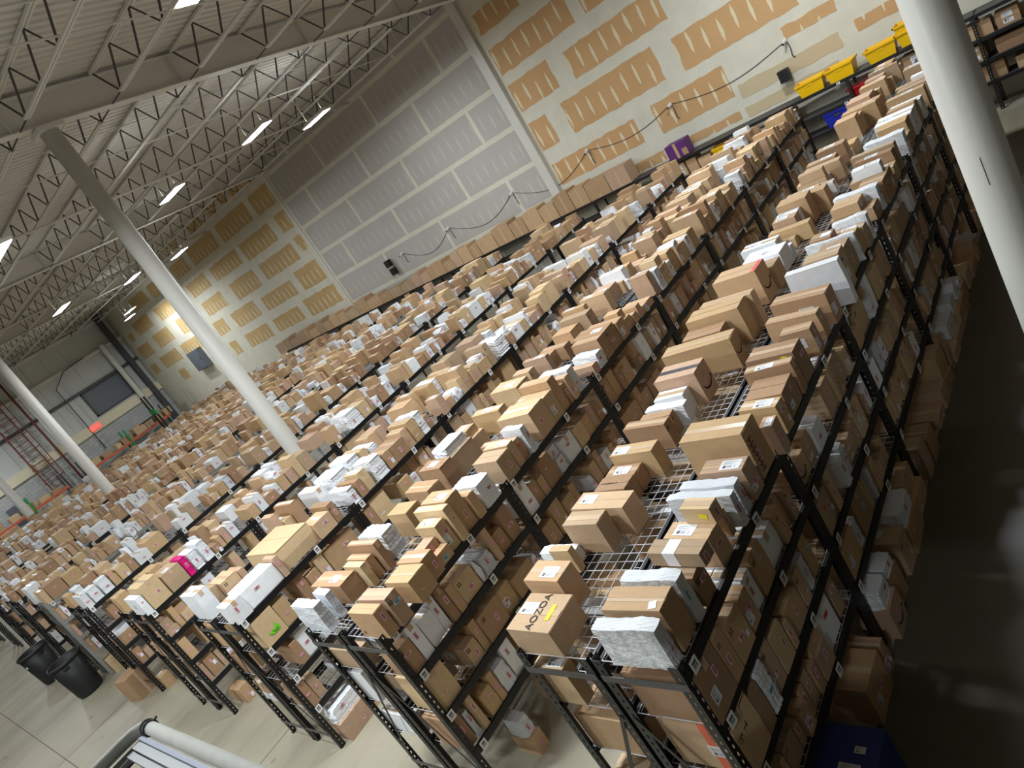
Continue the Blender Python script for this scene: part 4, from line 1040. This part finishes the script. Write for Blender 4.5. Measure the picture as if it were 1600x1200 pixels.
tote(-8.6, YB + 0.1, 1.5, M_YEL, 'yellow tote between cartons under the purple box end of the wall rack', 0.2, 0.5, 0.4, 0.36)
o = empty('purple_carton', (-6.8, YB + 0.3, 1.99)); tag(o, 'purple and brown carton alone on top of the wall rack', 'box')
b = MB(); b.box((-0.29, -0.2, 0), (0.29, 0.2, 0.4)); b.build('carton_body', M_PURPLE, o)
b = MB(); b.box((-0.05, -0.204, 0), (0.03, -0.2, 0.4)); b.build('brown_strip', M_K[0], o); b = MB(); b.box((0.14, -0.204, 0.02), (0.294, -0.2, 0.2)); b.build('brown_patch', M_K[1], o)
rg = random.Random(31)
for l, z in ((1, 1.5), (2, 1.06), (3, 0.62)):            # parcels on the dark shelves right of the column and behind the row ends
    x = 3.6; n = 0
    while x > (-0.9 if l > 1 else -8):
        w_ = rg.uniform(0.25, 0.6); h_ = rg.uniform(0.2, 0.36); n += 1
        if not (l == 1 and 0.8 < x < 2.2) and not (-3.5 < x < -1.4) and not (-5.95 + w_ > x > -5.4 - w_ and l == 1) and not (l == 1 and -9 < x < -8.2 + w_ ):
            o = bigbox(x - w_ / 2, YB + 0.3, z, w_, 0.4, h_, rg.randrange(8), '%s carton from the right on the %s wall rack shelf' % (ordinal(n), ['', 'upper', 'middle', 'lowest'][l]), 0, False, 'cartons on the wall rack shelves')
            if rg.random() < 0.5: slip(o, S_SHIP, (0, -0.203, h_ * 0.5), (PI / 2, 0, 0), w_ * 0.45, h_ * 0.7, 'shipping_label', iz=0.002, sx=w_, sy=0.4, sz=h_)
        x -= w_ + rg.uniform(0.02, 0.25)

# ------------------------------------------------------------------ black bins and the carton on the floor at the rack ends
def bin_(x, y, label, yaw):
    o = empty('waste_bin', (x, y, 0), yaw); tag(o, label, 'bin', 'black waste bins')
    o.scale = (0.62, 0.62, 0.88)
    b = MB(); b.lathe([(0.0, 0.01), (0.40, 0.01), (0.43, 0.06), (0.54, 0.98), (0.52, 0.98), (0.42, 0.08), (0.0, 0.08)], 28); b.build('bin_body', M_BIN, o, True)
    b = MB(); b.lathe([(0.535, 0.95), (0.575, 0.95), (0.58, 1.0), (0.55, 1.02), (0.52, 1.0), (0.52, 0.95)], 28); b.build('bin_rim', M_BIN, o, True)
    for s_ in (-1, 1):
        b = MB(); b.box((s_ * 0.57 - 0.03, -0.1, 0.86), (s_ * 0.57 + 0.03, 0.1, 0.94)); b.build('bin_handle', M_BIN, o)
    b = MB(); b.box((-0.03, -0.53, 0.70), (0.03, -0.505, 0.76)); b.build('white_mark', M_WHITESLIP, o)
bin_(-18.5, -0.42, 'black waste bin with a white mark, further left of the two', 0.4)
bin_(-15.45, -0.40, 'black waste bin in front of the grey end posts, nearer one', -0.3)
o = empty('floor_carton', (-12.75, -0.1, 0), 0.25); o.scale = (0.85, 0.85, 0.95); tag(o, 'tall brown carton standing on the floor before the fifth rack', 'box')
b = MB(); b.box((-0.24, -0.26, 0), (0.24, 0.26, 0.52)); b.build('carton_body', M_K[1], o)
b = MB(); b.bar((-0.24, -0.26, 0.525), (-0.42, -0.30, 0.46), 0.4, 0.006); b.build('flap', M_K[0], o)
b = MB(); b.box((0.241, -0.05, 0), (0.243, 0.0, 0.52)); b.build('tape', M_TAPE, o)

# ------------------------------------------------------------------ lift platform in front of the camera
o = empty('lift_platform', (1.6, -2.9, 0)); tag(o, 'grey lift platform rail corner wrapped in grey foam tube', 'lift')
X0, X1, Y1, Y0, ZR = 0.29, 3.3, -1.90, -3.6, 4.09
Lc = lambda *p: (p[0] - 1.6, p[1] + 2.9, p[2])
RT = 0.0165
b = MB(); b.tube([Lc(X0 + 0.05, Y1, ZR), Lc(X1, Y1, ZR)], RT, 20); b.build('foam_tube', M_FOAM, o, True)
b = MB(); b.tube([Lc(X0, Y0, ZR), Lc(X0, Y1 - 0.06, ZR), Lc(X0 + 0.004, Y1 - 0.03, ZR), Lc(X0 + 0.018, Y1 - 0.01, ZR), Lc(X0 + 0.05, Y1, ZR)], RT, 20); b.build('foam_tube', M_FOAM, o, True)
b = MB(); b.tube([Lc(X1, Y1, ZR), Lc(X1, Y0, ZR), Lc(X0, Y0, ZR)], 0.02, 12); b.build('top_rail', M_LIFT, o, True)
for q in range(2):
    cx = X0 + 0.045 + q * 0.02
    pts = [Lc(cx, Y1 + (RT + 0.002) * math.cos(a), ZR + (RT + 0.002) * math.sin(a)) for a in np.linspace(0, 2 * PI, 20)]
    tb = MB(); tb.tube(pts, 0.0025, 6, caps=False); tb.build('cable_tie', M_DARKSTEEL, o)
tb = MB(); tb.bar(Lc(X0 + 0.066, Y1 + 0.012, ZR + 0.008), Lc(X0 + 0.068, Y1 + 0.026, ZR + 0.013), 0.006, 0.005); tb.build('tie_end', M_DARKSTEEL, o)
for za, ya_, yb_, mt in ((ZR - 0.004, 0.032, 0.020, M_BLUEGREY), (ZR - 0.01, 0.054, 0.032, M_LIFT), (ZR - 0.016, 0.074, 0.057, M_LIFT)):
    b = MB(); b.box(Lc(X0 + 0.04, Y1 - ya_, za - 0.012), Lc(X1, Y1 - yb_, za)); b.build('rail_ledge', mt, o)
for za, xa_, xb_, mt in ((ZR - 0.016, 0.019, 0.023, M_GALV), (ZR - 0.03, 0.023, 0.040, M_DARKSTEEL), (ZR - 0.022, 0.041, 0.048, M_LIFT)):
    b = MB(); b.box(Lc(X0 + xa_, Y0, za - 0.012), Lc(X0 + xb_, Y1 - 0.03, za)); b.build('side_rail', mt, o)
b = MB(); b.bar(Lc(X0 + 0.03, Y1 - 0.042, ZR - 0.5), Lc(X1, Y1 - 0.042, ZR - 0.5), 0.025, 0.025); b.build('mid_rail', M_LIFT, o)
b = MB(); b.box(Lc(X0 + 0.03, Y1 - 0.05, ZR - 0.5), Lc(X1, Y1 - 0.038, ZR - 0.06)); b.build('front_panel', M_LIFT, o)
b = MB(); b.box(Lc(X0 + 0.055, Y0, ZR - 0.5), Lc(X0 + 0.065, Y1 - 0.1, ZR - 0.12)); b.build('side_panel', M_DARKSTEEL, o)
for px_, py_ in ((X0 + 0.03, Y1 - 0.045), (X1, Y1 - 0.06), (X0 + 0.04, Y0), (X1, Y0)):
    b = MB(); b.bar(Lc(px_, py_, 3.0), Lc(px_, py_, ZR - 0.03), 0.04, 0.04); b.build('post', M_LIFT, o)
b = MB(); b.box(Lc(X0, Y0, 2.92), Lc(X1, Y1 - 0.02, 3.0)); b.build('deck_plate', M_DARKSTEEL, o)
for yy in (-2.35, -3.2):
    for q in range(3):
        za, zb = 0.45 + q * 0.82, 0.45 + (q + 1) * 0.82
        for a_, c_ in ((za, zb), (zb, za)):
            b = MB(); b.bar(Lc(0.5, yy, a_), Lc(3.0, yy, c_), 0.05, 0.1); b.build('scissor_arm', M_LIFT, o)
b = MB(); b.box(Lc(0.3, -3.5, 0.18), Lc(3.2, -2.1, 0.5)); b.build('chassis', M_LIFT, o)
for px_ in (0.7, 2.8):
    for py_ in (-2.1, -3.5):
        b = MB(); b.tube([Lc(px_, py_ - 0.06, 0.19), Lc(px_, py_ + 0.06, 0.19)], 0.19, 18); b.build('wheel', M_BIN, o, True)

# ------------------------------------------------------------------ wall fittings
def cable(name, pts, r, label, mat=M_DARKSTEEL):
    b = MB(); b.tube(pts, r, 6); q = b.build(name, mat, None, True); tag(q, label, 'cable'); return q
CAMS = [(-3.53, 3.25), (-6.73, 3.26), (-9.64, 3.27), (-12.89, 3.27), (-16.21, 3.28), (-19.08, 3.3)]
CL = ['small wall camera above the pale boards near the yellow totes', 'small wall camera on the big brown board above the purple carton', 'small wall camera right of the tall pilaster',
      'small wall camera just left of the tall pilaster', 'small wall camera in the middle of the grey boards', 'small wall camera near the two black speakers']
for (x, z), lb in zip(CAMS, CL):
    o = empty('wall_camera', (x, YW, z)); tag(o, lb, 'camera', 'small cameras on the back wall')
    b = MB(); b.box((-0.04, -0.05, -0.04), (0.04, 0, 0.04)); b.build('mount', M_WHITESLIP, o)
    b = MB(); b.tube([(0, -0.05, 0), (-0.03, -0.17, -0.04)], 0.035, 10); b.build('camera_body', M_WHITESLIP, o)
    b = MB(); b.tube([(-0.03, -0.171, -0.04), (-0.034, -0.185, -0.045)], 0.028, 10); b.build('lens', M_BLACK, o)
    b = MB(); b.tube([(0.03, -0.02, -0.03), (0.05, -0.05, -0.2), (0.02, -0.03, -0.38), (0.06, -0.02, -0.44)], 0.012, 6); b.build('loose_wire', M_DARKSTEEL, o)
for i in range(len(CAMS) - 1):
    (xa, za), (xb, zb) = CAMS[i], CAMS[i + 1]
    pts = [(xa + (xb - xa) * t_, YW - 0.02, za + (zb - za) * t_ - 0.5 * math.sin(PI * t_) * (0.5 if i < 2 else 1)) for t_ in np.linspace(0, 1, 14)]
    cable('sagging_cable', pts, 0.008, 'thin cable sagging between the %s and %s wall cameras from the right' % (ORD[i], ORD[i + 1]))
for x, z, lb in ((-3.8, 2.56, 'black wall speaker above the yellow totes'), (-19.94, 3.22, 'upper black wall speaker on the grey boards'), (-19.9, 2.86, 'lower black wall speaker on the grey boards')):
    o = empty('wall_speaker', (x, YW, z)); tag(o, lb, 'speaker', 'black wall speakers')
    b = MB(); b.box((-0.12, -0.26, -0.14), (0.12, -0.08, 0.14)); b.build('speaker_body', M_BLACK, o)
    b = MB(); b.bar((0, 0, 0), (0, -0.09, 0), 0.04, 0.04); b.build('bracket', M_BLACK, o)
o = empty('electrical_cabinet', (-38.9, YW - 0.012, 3.1)); tag(o, 'grey electrical cabinet on the ochre boarded wall beside the column', 'cabinet')
b = MB(); b.box((-0.75, -0.3, 0), (0.75, 0, 1.2)); b.build('cabinet_body', M_GREYDARK, o); b = MB(); b.box((-0.7, -0.32, 0.05), (0.7, -0.3, 1.15)); b.build('cabinet_door', M_GREYDARK, o)
b = MB(); b.box((0.55, -0.35, 0.55), (0.6, -0.32, 0.7)); b.build('handle', M_DARKSTEEL, o)
o = empty('exit_sign', (XL + 0.27, 11.9, 3.42)); tag(o, 'glowing red exit sign on the cream wall beam', 'sign')
b = MB(); b.box((0, -0.32, 0), (0.08, 0.32, 0.34)); b.build('sign_body', M_EXIT, o)
tm = text_mesh('EXIT', M_WHITESLIP, 0.22); c = link('sign_text', tm, o); c.location = (0.085, 0, 0.17); c.rotation_euler = (PI / 2, 0, PI / 2)
o = empty('wall_ladder', (XL + 0.35, 8.3, 0)); tag(o, 'red brown caged ladder up the left metal wall', 'ladder')
for s_ in (-0.4, 0.4):
    b = MB(); b.bar((0, s_, 0), (0, s_, 8.6), 0.07, 0.07); b.build('rail', M_RUST, o)
for k in range(24):
    b = MB(); b.bar((0, -0.4, 0.3 + k * 0.34), (0, 0.4, 0.3 + k * 0.34), 0.04, 0.04); b.build('rung', M_RUST, o)
for s_ in (-0.55, 0.55):
    b = MB(); b.bar((0.55, s_, 2.4), (0.55, s_, 8.6), 0.05, 0.02); b.build('cage_bar', M_RUST, o)
for k in range(6):
    b = MB(); b.tube([(0, -0.4, 2.5 + k), (0.4, -0.6, 2.5 + k), (0.7, 0, 2.5 + k), (0.4, 0.6, 2.5 + k), (0, 0.4, 2.5 + k)], 0.025, 6); b.build('cage_hoop', M_RUST, o)
cable('red_standpipe', [(XL + 0.36, 9.5, 0), (XL + 0.36, 9.5, 9.2)], 0.07, 'red sprinkler standpipe on the left metal wall', M_RUST)
cable('grey_conduit', [(XL + 0.3, 11.6, 2.2), (XL + 0.3, 11.6, 6.6), (XL + 0.3, 12.6, 7.3), (XL + 0.3, 14, 7.4)], 0.035, 'grey conduit bending up the left metal wall', M_GREYDARK)

# ------------------------------------------------------------------ orange pallet racks along the left wall, and what stands on them
def pallet_rack(y0, y1, label):
    o = empty('pallet_rack', (XL + 1.0, y0, 0)); tag(o, label, 'rack', 'orange racks along the left wall'); L = y1 - y0; nb = max(1, round(L / 2.7)); p = L / nb
    for k in range(nb + 1):
        for xx in (0, 0.9):
            b = MB(); b.bar((xx, k * p, 0), (xx, k * p, 2.6), 0.09, 0.08); b.build('upright', M_GREEN if k % 2 else M_DARKSTEEL, o)
    for k in range(nb):
        for z in (0.9, 1.75):
            for xx in (0, 0.9):
                b = MB(); b.bar((xx, k * p + 0.05, z), (xx, (k + 1) * p - 0.05, z), 0.05, 0.12); b.build('load_beam', M_ORANGE, o)
            b = MB(); b.box((0, k * p + 0.05, z + 0.06), (0.9, (k + 1) * p - 0.05, z + 0.08)); b.build('wire_shelf', M_GALV, o)
    return o
pallet_rack(4.2, 8.4, 'orange beamed pallet rack with yellow and green totes by the left wall')
pallet_rack(9.6, 15.4, 'long orange beamed pallet rack in the far left corner')
rg = random.Random(12); n = 0
for y0, y1 in ((4.4, 8.2), (9.8, 15.2)):
    for z in (0.98, 1.83):
        y = y0
        while y < y1:
            n += 1; w_ = rg.uniform(0.3, 0.75); h_ = rg.uniform(0.2, 0.5)
            if y0 < 5 and rg.random() < 0.4: tote(XL + 1.45, y + 0.3, z, rg.choice((M_YEL, M_YEL, M_GREEN, M_BLUE)), '%s item along the left wall racks, a plastic tote' % ordinal(n), PI / 2, 0.55, 0.6, 0.35); w_ = 0.6
            else: bigbox(XL + 1.45, y + w_ / 2, z, 0.7, w_, h_, rg.randrange(8), '%s item along the left wall racks, a carton' % ordinal(n), 0, False, 'cartons on the left wall racks')
            y += w_ + rg.uniform(0.05, 0.4)
o = empty('pallet_stacker', (-43.4, 14.6, 0)); tag(o, 'green pallet stacker with black mast in the far left corner', 'stacker')
b = MB(); b.box((-0.4, -0.4, 0.1), (0.4, 0.6, 0.9)); b.build('body', M_GREEN, o)
for s_ in (-0.28, 0.28):
    b = MB(); b.bar((s_, -0.45, 0.0), (s_, -0.45, 3.6), 0.09, 0.12); b.build('mast', M_BLACK, o)
    b = MB(); b.box((s_ - 0.08, -1.5, 2.3), (s_ + 0.08, -0.5, 2.36)); b.build('fork', M_BLACK, o)
b = MB(); b.box((-0.4, -0.52, 2.3), (0.4, -0.45, 2.7)); b.build('carriage', M_GREEN, o)
for s_ in (-0.3, 0.3):
    b = MB(); b.tube([(s_ - 0.05, 0.4, 0.1), (s_ + 0.05, 0.4, 0.1)], 0.1, 14); b.build('wheel', M_BIN, o)
